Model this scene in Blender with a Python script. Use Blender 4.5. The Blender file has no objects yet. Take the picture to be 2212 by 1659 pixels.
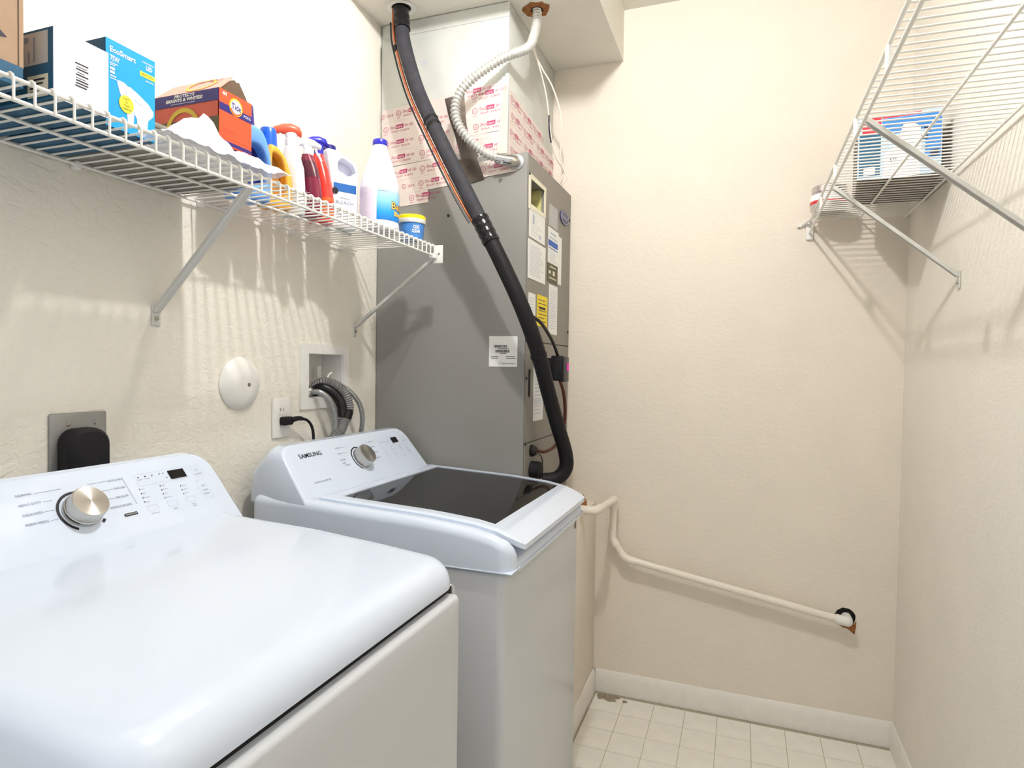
import bpy, bmesh, math, random
from mathutils import Vector, Matrix
random.seed(7)
R_ = math.radians
scene = bpy.context.scene
col = scene.collection

# ---------------------------------------------------------------- camera
IMG_W, IMG_H = 2212, 1659
F_PX = 1356.7
CAM = Vector((1.232, 0.0, 1.2965))
yaw, pitch, roll = R_(20.162), R_(-1.543), R_(-0.878)
fw = Vector((-math.sin(yaw) * math.cos(pitch), math.cos(yaw) * math.cos(pitch), math.sin(pitch)))
rt = Vector((math.cos(yaw), math.sin(yaw), 0))
upv = rt.cross(fw)
r2 = rt * math.cos(roll) - upv * math.sin(roll)
u2 = rt * math.sin(roll) + upv * math.cos(roll)
cd = bpy.data.cameras.new('camera')
cd.sensor_width = 36.0
cd.sensor_fit = 'HORIZONTAL'
cd.lens = F_PX / IMG_W * 36.0
cd.clip_start = 0.02
co = bpy.data.objects.new('camera', cd)
col.objects.link(co)
M = Matrix((r2, u2, -fw)).transposed().to_4x4()
M.translation = CAM
co.matrix_world = M
scene.camera = co

# ---------------------------------------------------------------- light and exposure
BULB_POS = (0.87, 1.10, 2.60)
BULB_STRENGTH = 1120.0
WORLD_STRENGTH = 0.85
w = bpy.data.worlds.new('world')
scene.world = w
w.use_nodes = True
w.node_tree.nodes['Background'].inputs[0].default_value = (0.92, 0.96, 1.0, 1)
w.node_tree.nodes['Background'].inputs[1].default_value = WORLD_STRENGTH
vs = scene.view_settings
vs.view_transform = 'Standard'
vs.look = 'None'
vs.gamma = 1.0
vs.exposure = 0.22
vs.use_curve_mapping = False


# ---------------------------------------------------------------- materials
def lin(c):
    return tuple(((v / 255) / 12.92 if v / 255 <= 0.04045 else ((v / 255 + 0.055) / 1.055) ** 2.4) for v in c)


MATS = {}


def mat(name, rgb, rough=0.5, metal=0.0, var=0.03, vscale=30, bump=0.0, bscale=200, coat=0.0, alpha=1.0,
        trans=0.0, emit=0.0, spec=0.5, ior=1.45):
    if name in MATS:
        return MATS[name]
    m = bpy.data.materials.new(name)
    m.use_nodes = True
    nt = m.node_tree
    b = nt.nodes['Principled BSDF']
    c = lin(rgb)
    b.inputs['Base Color'].default_value = (*c, 1)
    b.inputs['Roughness'].default_value = rough
    b.inputs['Metallic'].default_value = metal
    b.inputs['Coat Weight'].default_value = coat
    b.inputs['Specular IOR Level'].default_value = spec
    b.inputs['IOR'].default_value = ior
    b.inputs['Alpha'].default_value = alpha
    b.inputs['Transmission Weight'].default_value = trans
    if emit:
        b.inputs['Emission Color'].default_value = (*c, 1)
        b.inputs['Emission Strength'].default_value = emit
    tc = nt.nodes.new('ShaderNodeTexCoord')
    if var:
        n = nt.nodes.new('ShaderNodeTexNoise')
        n.inputs['Scale'].default_value = vscale
        n.inputs['Detail'].default_value = 4
        nt.links.new(tc.outputs['Object'], n.inputs['Vector'])
        r = nt.nodes.new('ShaderNodeValToRGB')
        r.color_ramp.elements[0].position = 0.3
        r.color_ramp.elements[1].position = 0.7
        r.color_ramp.elements[0].color = (*[v * (1 - var) for v in c], 1)
        r.color_ramp.elements[1].color = (*[min(1, v * (1 + var)) for v in c], 1)
        nt.links.new(n.outputs['Fac'], r.inputs['Fac'])
        nt.links.new(r.outputs['Color'], b.inputs['Base Color'])
    if bump:
        n2 = nt.nodes.new('ShaderNodeTexNoise')
        n2.inputs['Scale'].default_value = bscale
        n2.inputs['Detail'].default_value = 3
        nt.links.new(tc.outputs['Object'], n2.inputs['Vector'])
        bp = nt.nodes.new('ShaderNodeBump')
        bp.inputs['Strength'].default_value = bump
        bp.inputs['Distance'].default_value = 0.002
        nt.links.new(n2.outputs['Fac'], bp.inputs['Height'])
        nt.links.new(bp.outputs['Normal'], b.inputs['Normal'])
    MATS[name] = m
    return m


def plaster(name, rgb, strength, dist, scale=38):
    """knock-down textured painted plaster"""
    m = mat(name, rgb, rough=0.85, var=0.02, vscale=6, spec=0.2)
    nt = m.node_tree
    b = nt.nodes['Principled BSDF']
    tc = nt.nodes.new('ShaderNodeTexCoord')
    mp = nt.nodes.new('ShaderNodeMapping')
    mp.inputs['Scale'].default_value = (1, 1, 1.5)
    nt.links.new(tc.outputs['Object'], mp.inputs['Vector'])
    n = nt.nodes.new('ShaderNodeTexNoise')
    n.inputs['Scale'].default_value = scale
    n.inputs['Detail'].default_value = 3.5
    n.inputs['Roughness'].default_value = 0.55
    n.inputs['Distortion'].default_value = 0.6
    nt.links.new(mp.outputs['Vector'], n.inputs['Vector'])
    r = nt.nodes.new('ShaderNodeValToRGB')
    r.color_ramp.elements[0].position = 0.36
    r.color_ramp.elements[1].position = 0.56
    nt.links.new(n.outputs['Fac'], r.inputs['Fac'])
    n2 = nt.nodes.new('ShaderNodeTexNoise')
    n2.inputs['Scale'].default_value = scale * 5
    n2.inputs['Detail'].default_value = 2
    nt.links.new(tc.outputs['Object'], n2.inputs['Vector'])
    mx = nt.nodes.new('ShaderNodeMath')
    mx.operation = 'MULTIPLY_ADD'
    nt.links.new(n2.outputs['Fac'], mx.inputs[0])
    mx.inputs[1].default_value = 0.25
    nt.links.new(r.outputs['Color'], mx.inputs[2])
    bp = nt.nodes.new('ShaderNodeBump')
    bp.inputs['Strength'].default_value = strength
    bp.inputs['Distance'].default_value = dist
    nt.links.new(mx.outputs[0], bp.inputs['Height'])
    nt.links.new(bp.outputs['Normal'], b.inputs['Normal'])
    return m


plaster('plaster_cream', (236, 231, 220), 0.42, 0.0020)
plaster('plaster_far', (231, 222, 209), 0.35, 0.0014, 45)
plaster('plaster_right', (234, 229, 219), 0.35, 0.0014, 55)
plaster('plaster_ceiling', (226, 223, 214), 0.3, 0.002, 60)
mat('base_white', (236, 231, 224), 0.4)
mat('floor_base', (176, 168, 148), 0.6)
mat('tile_vinyl', (238, 235, 226), 0.35, var=0.04, vscale=14)
mat('floor_grime', (150, 138, 120), 0.7, var=0.3, vscale=90)
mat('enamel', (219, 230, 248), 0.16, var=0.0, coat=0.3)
mat('enamel_shaded', (208, 211, 216), 0.25, var=0.0)  # same white enamel, darkened to carry the shade on fronts and sides
mat('black_gap', (8, 8, 10), 0.6, var=0)
mat('black_plastic', (14, 13, 17), 0.35, var=0.1)
mat('black_gloss', (10, 8, 12), 0.08, var=0)
mat('print_dark', (38, 38, 52), 0.6, var=0)
mat('print_grey', (120, 128, 150), 0.6, var=0)
mat('print_line', (188, 195, 212), 0.6, var=0)
mat('steel', (176, 172, 166), 0.28, 1.0, var=0.06, vscale=60)
mat('chrome', (200, 198, 194), 0.15, 1.0, var=0.0)
mat('conduit_metal', (206, 206, 202), 0.4, 0.5, var=0.08, vscale=90)
mat('galv', (170, 172, 172), 0.38, 0.9, var=0.12, vscale=90)
mat('foil', (214, 212, 206), 0.34, 0.75, var=0.06, vscale=12, bump=0.25, bscale=18)
mat('foil_dark_reflection', (112, 104, 100), 0.3, 0.85, var=0.35, vscale=25, bump=0.5, bscale=30)  # dark base colour paints the hose mirrored in shiny foil tape
mat('tape_pale', (222, 210, 206), 0.42, 0.25, var=0.03, vscale=20, bump=0.15, bscale=40)
mat('tape_print', (182, 68, 112), 0.5, var=0)
mat('duct_board', (206, 208, 204), 0.5, 0.25, var=0.05, vscale=8, bump=0.25, bscale=25)
mat('grey_paint', (138, 136, 133), 0.5, var=0.03, vscale=5)
mat('grey_paint_front', (134, 129, 122), 0.5, var=0.03, vscale=5)
mat('paper', (232, 232, 230), 0.6, var=0.02)
mat('paper_grey', (178, 176, 174), 0.6, var=0.03)
mat('yellow_paper', (232, 206, 40), 0.6, var=0.03)
mat('olive_paper', (92, 86, 62), 0.6, var=0.05)
mat('blue_print', (48, 92, 178), 0.6, var=0)
mat('navy_badge', (58, 60, 100), 0.35, var=0.05)
mat('badge_print', (190, 194, 214), 0.4, var=0)
mat('insulation', (206, 200, 132), 0.9, var=0.2, vscale=60, bump=0.5, bscale=150)
mat('frame_cream', (226, 220, 200), 0.6, var=0.04)
mat('rubber_hose', (52, 52, 58), 0.72, var=0.22, vscale=30, bump=0.35, bscale=60, spec=0.3)
mat('rubber_black', (22, 20, 24), 0.6, var=0.1, spec=0.3)
mat('tape_black', (16, 14, 20), 0.22, var=0.1, bump=0.8, bscale=70)
mat('copper', (196, 116, 84), 0.32, 0.9, var=0.15, vscale=30)
mat('copper_dark', (96, 58, 48), 0.4, 0.7, var=0.2, vscale=40)
mat('wire_white', (238, 236, 230), 0.35, var=0.0)
mat('brace_grey', (206, 205, 200), 0.35, var=0.02)
mat('pvc', (236, 228, 216), 0.3, var=0.02)
mat('rust', (150, 96, 52), 0.9, var=0.35, vscale=120, bump=0.6, bscale=120)
mat('hole_dark', (14, 10, 9), 0.9, var=0.2)
mat('grey_plate', (150, 150, 148), 0.4, 0.3, var=0.06)
mat('white_plastic', (238, 236, 232), 0.35, var=0.01)
mat('corrugated', (122, 120, 120), 0.45, var=0.08)
mat('cardboard', (172, 144, 120), 0.8, var=0.08, vscale=18)
mat('cardboard_dark', (96, 78, 62), 0.85, var=0.08, vscale=18)
mat('box_white', (240, 240, 246), 0.5, var=0.0)
mat('box_teal', (20, 84, 118), 0.5, var=0.08)
mat('box_blue', (20, 160, 226), 0.4, var=0.0)
mat('box_blue2', (62, 132, 208), 0.4, var=0.04)
mat('box_red', (214, 52, 64), 0.4, var=0.04)
mat('box_sky', (186, 214, 244), 0.4, var=0.03)
mat('print_white', (246, 246, 250), 0.5, var=0)
mat('print_yellow', (246, 232, 60), 0.5, var=0)
mat('print_black', (20, 18, 24), 0.6, var=0)
mat('bulb_print', (206, 208, 240), 0.5, var=0)
mat('bulb_print2', (226, 228, 250), 0.5, var=0)
mat('tide_orange', (246, 84, 48), 0.4, var=0.03)
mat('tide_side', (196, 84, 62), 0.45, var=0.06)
mat('tide_navy', (44, 34, 112), 0.4, var=0.04)
mat('tide_yellow', (250, 186, 50), 0.4, var=0)
mat('tide_ring', (206, 178, 56), 0.5, var=0.05)
mat('tide_lid', (246, 160, 146), 0.4, var=0.04)
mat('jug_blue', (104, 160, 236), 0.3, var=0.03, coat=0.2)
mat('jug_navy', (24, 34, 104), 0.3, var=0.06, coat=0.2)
mat('cap_navy', (26, 22, 116), 0.28, var=0.04, coat=0.2)
mat('cap_blue', (14, 92, 208), 0.28, var=0.04, coat=0.2)
mat('cap_royal', (38, 36, 176), 0.28, var=0.04, coat=0.2)
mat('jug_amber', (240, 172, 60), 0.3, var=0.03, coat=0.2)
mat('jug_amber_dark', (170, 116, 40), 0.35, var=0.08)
mat('bottle_white', (236, 240, 250), 0.28, var=0.0, coat=0.2)
mat('bottle_clearwhite', (222, 228, 244), 0.3, var=0.02)
mat('trigger_orange', (250, 96, 70), 0.3, var=0.02)
mat('bottle_maroon', (122, 28, 58), 0.18, var=0.08, coat=0.4)
mat('label_maroon', (88, 34, 50), 0.35, var=0.08)
mat('bottle_red', (240, 58, 48), 0.18, var=0.04, coat=0.4)
mat('bottle_orange', (250, 104, 52), 0.25, var=0.04)
mat('band_blue', (24, 96, 172), 0.35, var=0.05)
mat('label_cyan', (128, 204, 250), 0.35, var=0.0)
mat('label_deep', (22, 140, 226), 0.35, var=0.0)
mat('label_pale', (226, 222, 240), 0.4, var=0.03)
mat('gold_print', (250, 200, 96), 0.4, var=0)
mat('navy_print', (34, 40, 100), 0.4, var=0)
mat('tub_blue', (78, 138, 212), 0.35, var=0.25, vscale=25)
mat('lid_yellow', (250, 230, 30), 0.35, var=0.0)
mat('cloth', (140, 134, 124), 0.9, var=0.15, vscale=30, bump=0.4, bscale=60)
mat('tin_silver', (196, 190, 192), 0.25, 0.8, var=0.08)
mat('pink_sticker', (240, 60, 190), 0.5, var=0)
mat('porcelain', (240, 240, 238), 0.3, var=0)
mat('valve_red', (150, 22, 40), 0.4, var=0)
mat('drum', (74, 74, 78), 0.4, var=0.1)


def bag_material():
    m = bpy.data.materials.new('bag_film')
    m.use_nodes = True
    b = m.node_tree.nodes['Principled BSDF']
    b.inputs['Base Color'].default_value = (0.80, 0.80, 0.86, 1)
    b.inputs['Roughness'].default_value = 0.3
    b.inputs['Alpha'].default_value = 0.72
    b.inputs['Subsurface Weight'].default_value = 0.0
    nt = m.node_tree
    tc = nt.nodes.new('ShaderNodeTexCoord')
    n2 = nt.nodes.new('ShaderNodeTexNoise')
    n2.inputs['Scale'].default_value = 45
    nt.links.new(tc.outputs['Object'], n2.inputs['Vector'])
    bp = nt.nodes.new('ShaderNodeBump')
    bp.inputs['Strength'].default_value = 0.5
    bp.inputs['Distance'].default_value = 0.004
    nt.links.new(n2.outputs['Fac'], bp.inputs['Height'])
    nt.links.new(bp.outputs['Normal'], b.inputs['Normal'])
    MATS['bag_film'] = m


bag_material()


def gradient_material(name, z0, z1, stops):
    m = mat(name, (128, 204, 250), 0.35, var=0)
    nt = m.node_tree
    tc = nt.nodes.new('ShaderNodeTexCoord')
    sp = nt.nodes.new('ShaderNodeSeparateXYZ')
    mr = nt.nodes.new('ShaderNodeMapRange')
    mr.inputs[1].default_value = z0
    mr.inputs[2].default_value = z1
    r = nt.nodes.new('ShaderNodeValToRGB')
    while len(r.color_ramp.elements) < len(stops):
        r.color_ramp.elements.new(.5)
    for el, (p, c) in zip(r.color_ramp.elements, stops):
        el.position = p
        el.color = (*lin(c), 1)
    nt.links.new(tc.outputs['Object'], sp.inputs[0])
    nt.links.new(sp.outputs['Z'], mr.inputs[0])
    nt.links.new(mr.outputs[0], r.inputs['Fac'])
    nt.links.new(r.outputs['Color'], nt.nodes['Principled BSDF'].inputs['Base Color'])


gradient_material('label_fade', .024, .108, [(0, (16, 120, 214)), (.3, (40, 158, 236)), (.65, (140, 208, 250)), (1, (190, 226, 250))])


def glass_material():
    m = mat('lid_glass', (18, 22, 22), 0.04, var=0, spec=0.9, ior=1.5)
    m.node_tree.nodes['Principled BSDF'].inputs['Alpha'].default_value = 0.86


glass_material()


# ---------------------------------------------------------------- mesh helpers
OFF = {}


def mk(name, bm, material, parent=None, label=None, cat=None, group=None, kind=None, base=None, angle=35):
    """link one bmesh (world coordinates) as one object"""
    me = bpy.data.meshes.new(name)
    bmesh.ops.recalc_face_normals(bm, faces=bm.faces)
    off = OFF[parent] if parent is not None else (Vector(base) if base is not None else Vector((0, 0, 0)))
    bmesh.ops.translate(bm, verts=bm.verts, vec=-off)
    bm.to_mesh(me)
    bm.free()
    for p in me.polygons:
        p.use_smooth = True
    me.set_sharp_from_angle(angle=R_(angle))
    me.materials.append(MATS[material])
    o = bpy.data.objects.new(name, me)
    col.objects.link(o)
    OFF[o] = off
    if parent is not None:
        o.parent = parent
    else:
        o.location = off
    if name in ('printing', 'panel_lines', 'small_print', 'label_print', 'indicator_light'):
        kind = 'stuff'
    tag(o, label, cat, group, kind)
    return o


def tag(o, label=None, cat=None, group=None, kind=None):
    if label:
        o['label'] = label
    if cat:
        o['category'] = cat
    if group:
        o['group'] = group
    if kind:
        o['kind'] = kind
    return o


def thing(name, label, cat, loc, group=None):
    o = bpy.data.objects.new(name, None)
    o.empty_display_size = 0.05
    col.objects.link(o)
    o.location = loc
    OFF[o] = Vector(loc)
    return tag(o, label, cat, group)


def nb():
    return bmesh.new()


def box(x0, x1, y0, y1, z0, z1, bev=0.0, seg=2, bm=None):
    bm = bm or nb()
    t = bmesh.new()
    bmesh.ops.create_cube(t, size=1)
    for v in t.verts:
        v.co = Vector((x0 + (v.co.x + 0.5) * (x1 - x0), y0 + (v.co.y + 0.5) * (y1 - y0), z0 + (v.co.z + 0.5) * (z1 - z0)))
    if bev:
        bmesh.ops.bevel(t, geom=list(t.edges), offset=bev, segments=seg, affect='EDGES', profile=0.5)
    return join(bm, t)


def join(bm, t, M=None):
    vs_ = [bm.verts.new(M @ v.co if M else v.co) for v in t.verts]
    t.verts.index_update()
    for f in t.faces:
        try:
            bm.faces.new([vs_[v.index] for v in f.verts])
        except ValueError:
            pass
    t.free()
    return bm


def catmull(pts, n=8):
    pts = [Vector(p) for p in pts]
    out = []
    P = [pts[0] * 2 - pts[1]] + pts + [pts[-1] * 2 - pts[-2]]
    for i in range(1, len(P) - 2):
        for k in range(n):
            t = k / n
            a, b, c, d = P[i - 1], P[i], P[i + 1], P[i + 2]
            out.append(0.5 * ((2 * b) + (c - a) * t + (2 * a - 5 * b + 4 * c - d) * t * t + (3 * b - a - 3 * c + d) * t ** 3))
    out.append(pts[-1])
    return out


def tube(pts, r, seg=10, smooth=0, bm=None, caps=True):
    """r: number or function of arc length"""
    bm = bm or nb()
    P = catmull(pts, smooth) if smooth else [Vector(p) for p in pts]
    s = 0
    prev = None
    rings = []
    for i, p in enumerate(P):
        t = ((P[i + 1] - p).normalized() if i == 0 else (p - P[i - 1]).normalized() if i == len(P) - 1
             else ((P[i + 1] - p).normalized() + (p - P[i - 1]).normalized()).normalized())
        if prev is None:
            a = Vector((0, 0, 1)) if abs(t.z) < 0.9 else Vector((1, 0, 0))
            n = t.cross(a).normalized()
        else:
            n = (prev - t * prev.dot(t)).normalized()
        prev = n
        b = t.cross(n)
        if i:
            s += (p - P[i - 1]).length
        rr = r(s) if callable(r) else r
        if not callable(r) and 0 < i < len(P) - 1:
            c = (P[i + 1] - p).normalized().dot((p - P[i - 1]).normalized())
            k = 1 / max(0.5, math.sqrt((1 + c) / 2))
        else:
            k = 1
        rings.append([bm.verts.new(p + (n * math.cos(2 * math.pi * j / seg) + b * math.sin(2 * math.pi * j / seg)) * rr * (k if k < 1.05 else 1)) for j in range(seg)])
    for A, B in zip(rings, rings[1:]):
        for j in range(seg):
            bm.faces.new([A[j], A[(j + 1) % seg], B[(j + 1) % seg], B[j]])
    if caps:
        bm.faces.new(rings[0][::-1])
        bm.faces.new(rings[-1])
    return bm


def resample(pts, step, n=12):
    P = catmull(pts, n)
    out = [P[0]]
    acc = 0
    for a, b in zip(P, P[1:]):
        L = (b - a).length
        while acc + L >= step:
            t = (step - acc) / L
            a = a + (b - a) * t
            out.append(a.copy())
            L = (b - a).length
            acc = 0
        acc += L
    return out


def lathe(prof, c, seg=24, bm=None, axis=None, a0=0, a1=360, sx=1, sy=1):
    """profile [(r, h)] about axis (default z) through c"""
    bm = bm or nb()
    c = Vector(c)
    ax = Vector(axis).normalized() if axis else Vector((0, 0, 1))
    if axis:
        ref = Vector((0, 0, 1)) if abs(ax.z) < 0.9 else Vector((1, 0, 0))
        e1 = ax.cross(ref).normalized()
        e2 = ax.cross(e1)
    else:
        e1, e2 = Vector((1, 0, 0)), Vector((0, 1, 0))
    full = abs(a1 - a0) >= 360
    n = seg if full else seg + 1
    rings = []
    for r, h in prof:
        if r < 1e-6:
            rings.append([bm.verts.new(c + ax * h)])
        else:
            rings.append([bm.verts.new(c + ax * h + (e1 * math.cos(a) * sx + e2 * math.sin(a) * sy) * r)
                          for a in [R_(a0) + (R_(a1 - a0)) * j / seg for j in range(n)]])
    for A, B in zip(rings, rings[1:]):
        m = seg
        for j in range(m):
            j2 = (j + 1) % n if full else j + 1
            if len(A) == 1 and len(B) == 1:
                continue
            if len(A) == 1:
                bm.faces.new([A[0], B[j], B[j2]])
            elif len(B) == 1:
                bm.faces.new([A[j], A[j2], B[0]])
            else:
                bm.faces.new([A[j], A[j2], B[j2], B[j]])
    if full:
        if len(rings[0]) > 1:
            bm.faces.new(rings[0][::-1])
        if len(rings[-1]) > 1:
            bm.faces.new(rings[-1])
    return bm


def loft(rings, bm=None, caps=True):
    bm = bm or nb()
    V = [[bm.verts.new(Vector(p)) for p in r] for r in rings]
    n = len(V[0])
    for A, B in zip(V, V[1:]):
        for j in range(n):
            bm.faces.new([A[j], A[(j + 1) % n], B[(j + 1) % n], B[j]])
    if caps:
        bm.faces.new(V[0][::-1])
        bm.faces.new(V[-1])
    return bm


class Fr:
    """a plane in the room: origin, right and up vectors"""

    def __init__(s, O, Rv, U):
        s.O, s.R, s.U = Vector(O), Vector(Rv).normalized(), Vector(U).normalized()
        s.N = s.R.cross(s.U)

    def __call__(s, a, b, n=0):
        return s.O + s.R * a + s.U * b + s.N * n


def quad(fr, a0, a1, b0, b1, n=0.0006, bm=None, t=0.0004):
    bm = bm or nb()
    lo = [bm.verts.new(fr(a, b, n - t)) for a, b in ((a0, b0), (a1, b0), (a1, b1), (a0, b1))]
    hi = [bm.verts.new(fr(a, b, n)) for a, b in ((a0, b0), (a1, b0), (a1, b1), (a0, b1))]
    bm.faces.new(hi)
    for i in range(4):
        bm.faces.new([lo[i], lo[(i + 1) % 4], hi[(i + 1) % 4], hi[i]])
    return bm


def poly(fr, pts, n=0.0006, bm=None, t=0.0004):
    bm = bm or nb()
    lo = [bm.verts.new(fr(a, b, n - t)) for a, b in pts]
    hi = [bm.verts.new(fr(a, b, n)) for a, b in pts]
    bm.faces.new(hi)
    k = len(pts)
    for i in range(k):
        bm.faces.new([lo[i], lo[(i + 1) % k], hi[(i + 1) % k], hi[i]])
    return bm


def ellipse(fr, ca, cb, ra, rb, n=0.0006, seg=28, bm=None, ri=0.0, a0=0, a1=360, t=0.0004):
    """disc (ri=0) or ring/arc with inner ratio ri"""
    if ri == 0:
        return poly(fr, [(ca + ra * math.cos(2 * math.pi * j / seg), cb + rb * math.sin(2 * math.pi * j / seg)) for j in range(seg)], n, bm, t)
    bm = bm or nb()
    full = a1 - a0 >= 360
    k = seg if full else seg + 1
    ang = [R_(a0 + (a1 - a0) * j / seg) for j in range(k)]
    o = [bm.verts.new(fr(ca + ra * math.cos(a), cb + rb * math.sin(a), n)) for a in ang]
    i_ = [bm.verts.new(fr(ca + ra * ri * math.cos(a), cb + rb * ri * math.sin(a), n)) for a in ang]
    for j in range(seg):
        j2 = (j + 1) % k
        bm.faces.new([o[j], o[j2], i_[j2], i_[j]])
    return bm


def rrect(a0, a1, b0, b1, r, k=5, radii=None):
    """rounded rectangle outline; radii (bl, br, tr, tl)"""
    rb = radii or (r, r, r, r)
    pts = []
    for (ca, cb, st, q) in ((a0 + rb[0], b0 + rb[0], 180, 0), (a1 - rb[1], b0 + rb[1], 270, 1), (a1 - rb[2], b1 - rb[2], 0, 2), (a0 + rb[3], b1 - rb[3], 90, 3)):
        for j in range(k + 1):
            a = R_(st + 90 * j / k)
            pts.append((ca + rb[q] * math.cos(a), cb + rb[q] * math.sin(a)))
    return pts


def outline(fr, pts, wdt, n=0.0006, bm=None):
    """thin closed printed line along an outline"""
    bm = bm or nb()
    c = Vector((sum(p[0] for p in pts) / len(pts), sum(p[1] for p in pts) / len(pts)))
    k = len(pts)
    o, i_ = [], []
    for j in range(k):
        p = Vector(pts[j])
        d = (Vector(pts[(j + 1) % k]) - Vector(pts[j - 1]))
        nn = Vector((-d.y, d.x))
        nn = nn.normalized() if nn.length > 1e-9 else (c - p).normalized()
        if nn.dot(c - p) < 0:
            nn = -nn
        q = p + nn * wdt
        o.append(bm.verts.new(fr(p.x, p.y, n)))
        i_.append(bm.verts.new(fr(q.x, q.y, n)))
    for j in range(k):
        bm.faces.new([o[j], o[(j + 1) % k], i_[(j + 1) % k], i_[j]])
    return bm


TXT = {}


def glyphs(s, shear=0.0, off=0.0):
    key = (s, shear, round(off, 4))
    if key not in TXT:
        cu = bpy.data.curves.new('t', 'FONT')
        cu.body = s
        cu.size = 1
        cu.resolution_u = 2
        cu.shear = shear
        cu.offset = off
        ob = bpy.data.objects.new('t', cu)
        col.objects.link(ob)
        dg = bpy.context.evaluated_depsgraph_get()
        me = bpy.data.meshes.new_from_object(ob.evaluated_get(dg))
        V = [(v.co.x, v.co.y) for v in me.vertices]
        Fc = [tuple(p.vertices) for p in me.polygons]
        bpy.data.objects.remove(ob)
        bpy.data.curves.remove(cu)
        bpy.data.meshes.remove(me)
        TXT[key] = (V, Fc)
    return TXT[key]


def text(fr, s, a, b, h, w=None, align='l', n=0.0008, bm=None, shear=0.0, bold=0.0, fn=None):
    """cap height h, width w (None: natural); fr frame or fn(a, b) -> point"""
    bm = bm or nb()
    V, Fc = glyphs(s, shear, min(.045, bold / (h / .69)) if bold < .0015 else bold / (h / .69))
    if not V:
        return bm
    x0 = min(v[0] for v in V)
    x1 = max(v[0] for v in V)
    k = h / 0.69
    kw = (w / (x1 - x0)) if w else k
    tw = (x1 - x0) * kw
    sh = {'l': 0, 'c': -tw / 2, 'r': -tw}[align]
    offs = [(0, 0)]
    for li, (dx, dy) in enumerate(offs):
        vv = []
        for (x, y) in V:
            pa, pb = a + sh + (x - x0) * kw + dx, b + y * k + dy
            vv.append(bm.verts.new(fn(pa, pb, li * .00012) if fn else fr(pa, pb, n + li * .00012)))
        for f in Fc:
            try:
                bm.faces.new([vv[i] for i in f])
            except ValueError:
                pass
    return bm


def holed(fr, outer, holes, t, bm=None):
    """flat plate with holes; front face at n=0, back at n=-t"""
    bm = bm or nb()
    tmp = bmesh.new()
    for lp in [outer] + holes:
        vv = [tmp.verts.new((p[0], p[1], 0)) for p in lp]
        for i in range(len(vv)):
            tmp.edges.new((vv[i], vv[(i + 1) % len(vv)]))
    bmesh.ops.triangle_fill(tmp, use_beauty=True, use_dissolve=False, edges=list(tmp.edges))
    tmp.verts.index_update()
    fv = [bm.verts.new(fr(v.co.x, v.co.y, 0)) for v in tmp.verts]
    bv = [bm.verts.new(fr(v.co.x, v.co.y, -t)) for v in tmp.verts]
    for f in tmp.faces:
        bm.faces.new([fv[v.index] for v in f.verts])
        bm.faces.new([bv[v.index] for v in f.verts][::-1])
    i0 = 0
    for lp in [outer] + holes:
        k = len(lp)
        for i in range(k):
            a, b = i0 + i, i0 + (i + 1) % k
            bm.faces.new([fv[a], fv[b], bv[b], bv[a]])
        i0 += k
    tmp.free()
    return bm


def circle(ca, cb, r, seg=24, jit=0.0):
    return [(ca + (r + random.uniform(-jit, jit)) * math.cos(2 * math.pi * j / seg), cb + (r + random.uniform(-jit, jit)) * math.sin(2 * math.pi * j / seg)) for j in range(seg)]


# ---------------------------------------------------------------- room shell
W, D, H = 1.748, 2.4725, 2.69        # room width, far wall, ceiling
ZS, XS, YS = 2.495, 0.766, 1.73      # soffit over the air handler
Y0 = -0.45                           # wall behind the camera, unseen doorway widened to let in world fill
FL = Fr((0, 0, 0), (0, 1, 0), (0, 0, 1))            # left wall plane, seen from the room
FF = Fr((0, D, 0), (1, 0, 0), (0, 0, 1))            # far wall
BOXH = (1.563, 1.741, 1.192, 1.330)                  # recess of the washer outlet box
mk('wall_left', holed(FL, [(Y0, 0), (D, 0), (D, H), (Y0, H)], [[(BOXH[0], BOXH[2]), (BOXH[1], BOXH[2]), (BOXH[1], BOXH[3]), (BOXH[0], BOXH[3])]], 0.09), 'plaster_cream', kind='structure')
PH = (1.592, 0.432)
wall_far = mk('wall_far', holed(FF, [(0, 0), (W, 0), (W, H), (0, H)], [circle(PH[0], PH[1], 0.033, 20, 0.0015)], 0.05), 'plaster_far', kind='structure')
mk('hole', lathe([(0.037, 0), (0.037, 0.05), (0.0, 0.05)], (PH[0], D + 0.0015, PH[1]), 20, axis=(0, 1, 0)), 'hole_dark', wall_far)
mk('rust_stain', poly(FF, [(1.572, 0.402), (1.585, 0.394), (1.60, 0.392), (1.622, 0.374), (1.626, 0.40), (1.627, 0.424), (1.620, 0.412), (1.606, 0.4005), (1.592, 0.3985), (1.58, 0.4015)], 0.0015), 'rust', wall_far)
mk('wall_right', box(W, W + 0.1, Y0, D + 0.05, 0, H), 'plaster_right', kind='structure')
mk('ceiling', box(-0.1, W + 0.1, Y0 - 0.1, D + 0.05, H, H + 0.08), 'plaster_ceiling', kind='structure')
wb = nb()
box(-0.1, 0.10, Y0 - 0.1, Y0, 0, H, bm=wb)
box(W - 0.05, W + 0.1, Y0 - 0.1, Y0, 0, H, bm=wb)
box(0.10, W - 0.05, Y0 - 0.1, Y0, 2.25, H, bm=wb)
mk('wall_back', wb, 'plaster_right', kind='structure')
soffit = mk('ceiling_soffit', box(0, XS, YS, D, ZS, H), 'plaster_ceiling', kind='structure')
FC = Fr((0, 0, ZS), (1, 0, 0), (0, -1, 0))           # soffit underside (right = +x, up = -y)
mk('hole', ellipse(FC, 0.129, -1.872, 0.036, 0.034, 0.001), 'hole_dark', soffit)
mk('plaster_collar', ellipse(FC, 0.129, -1.872, 0.05, 0.046, 0.002, ri=0.66), 'white_plastic', soffit)
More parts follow.
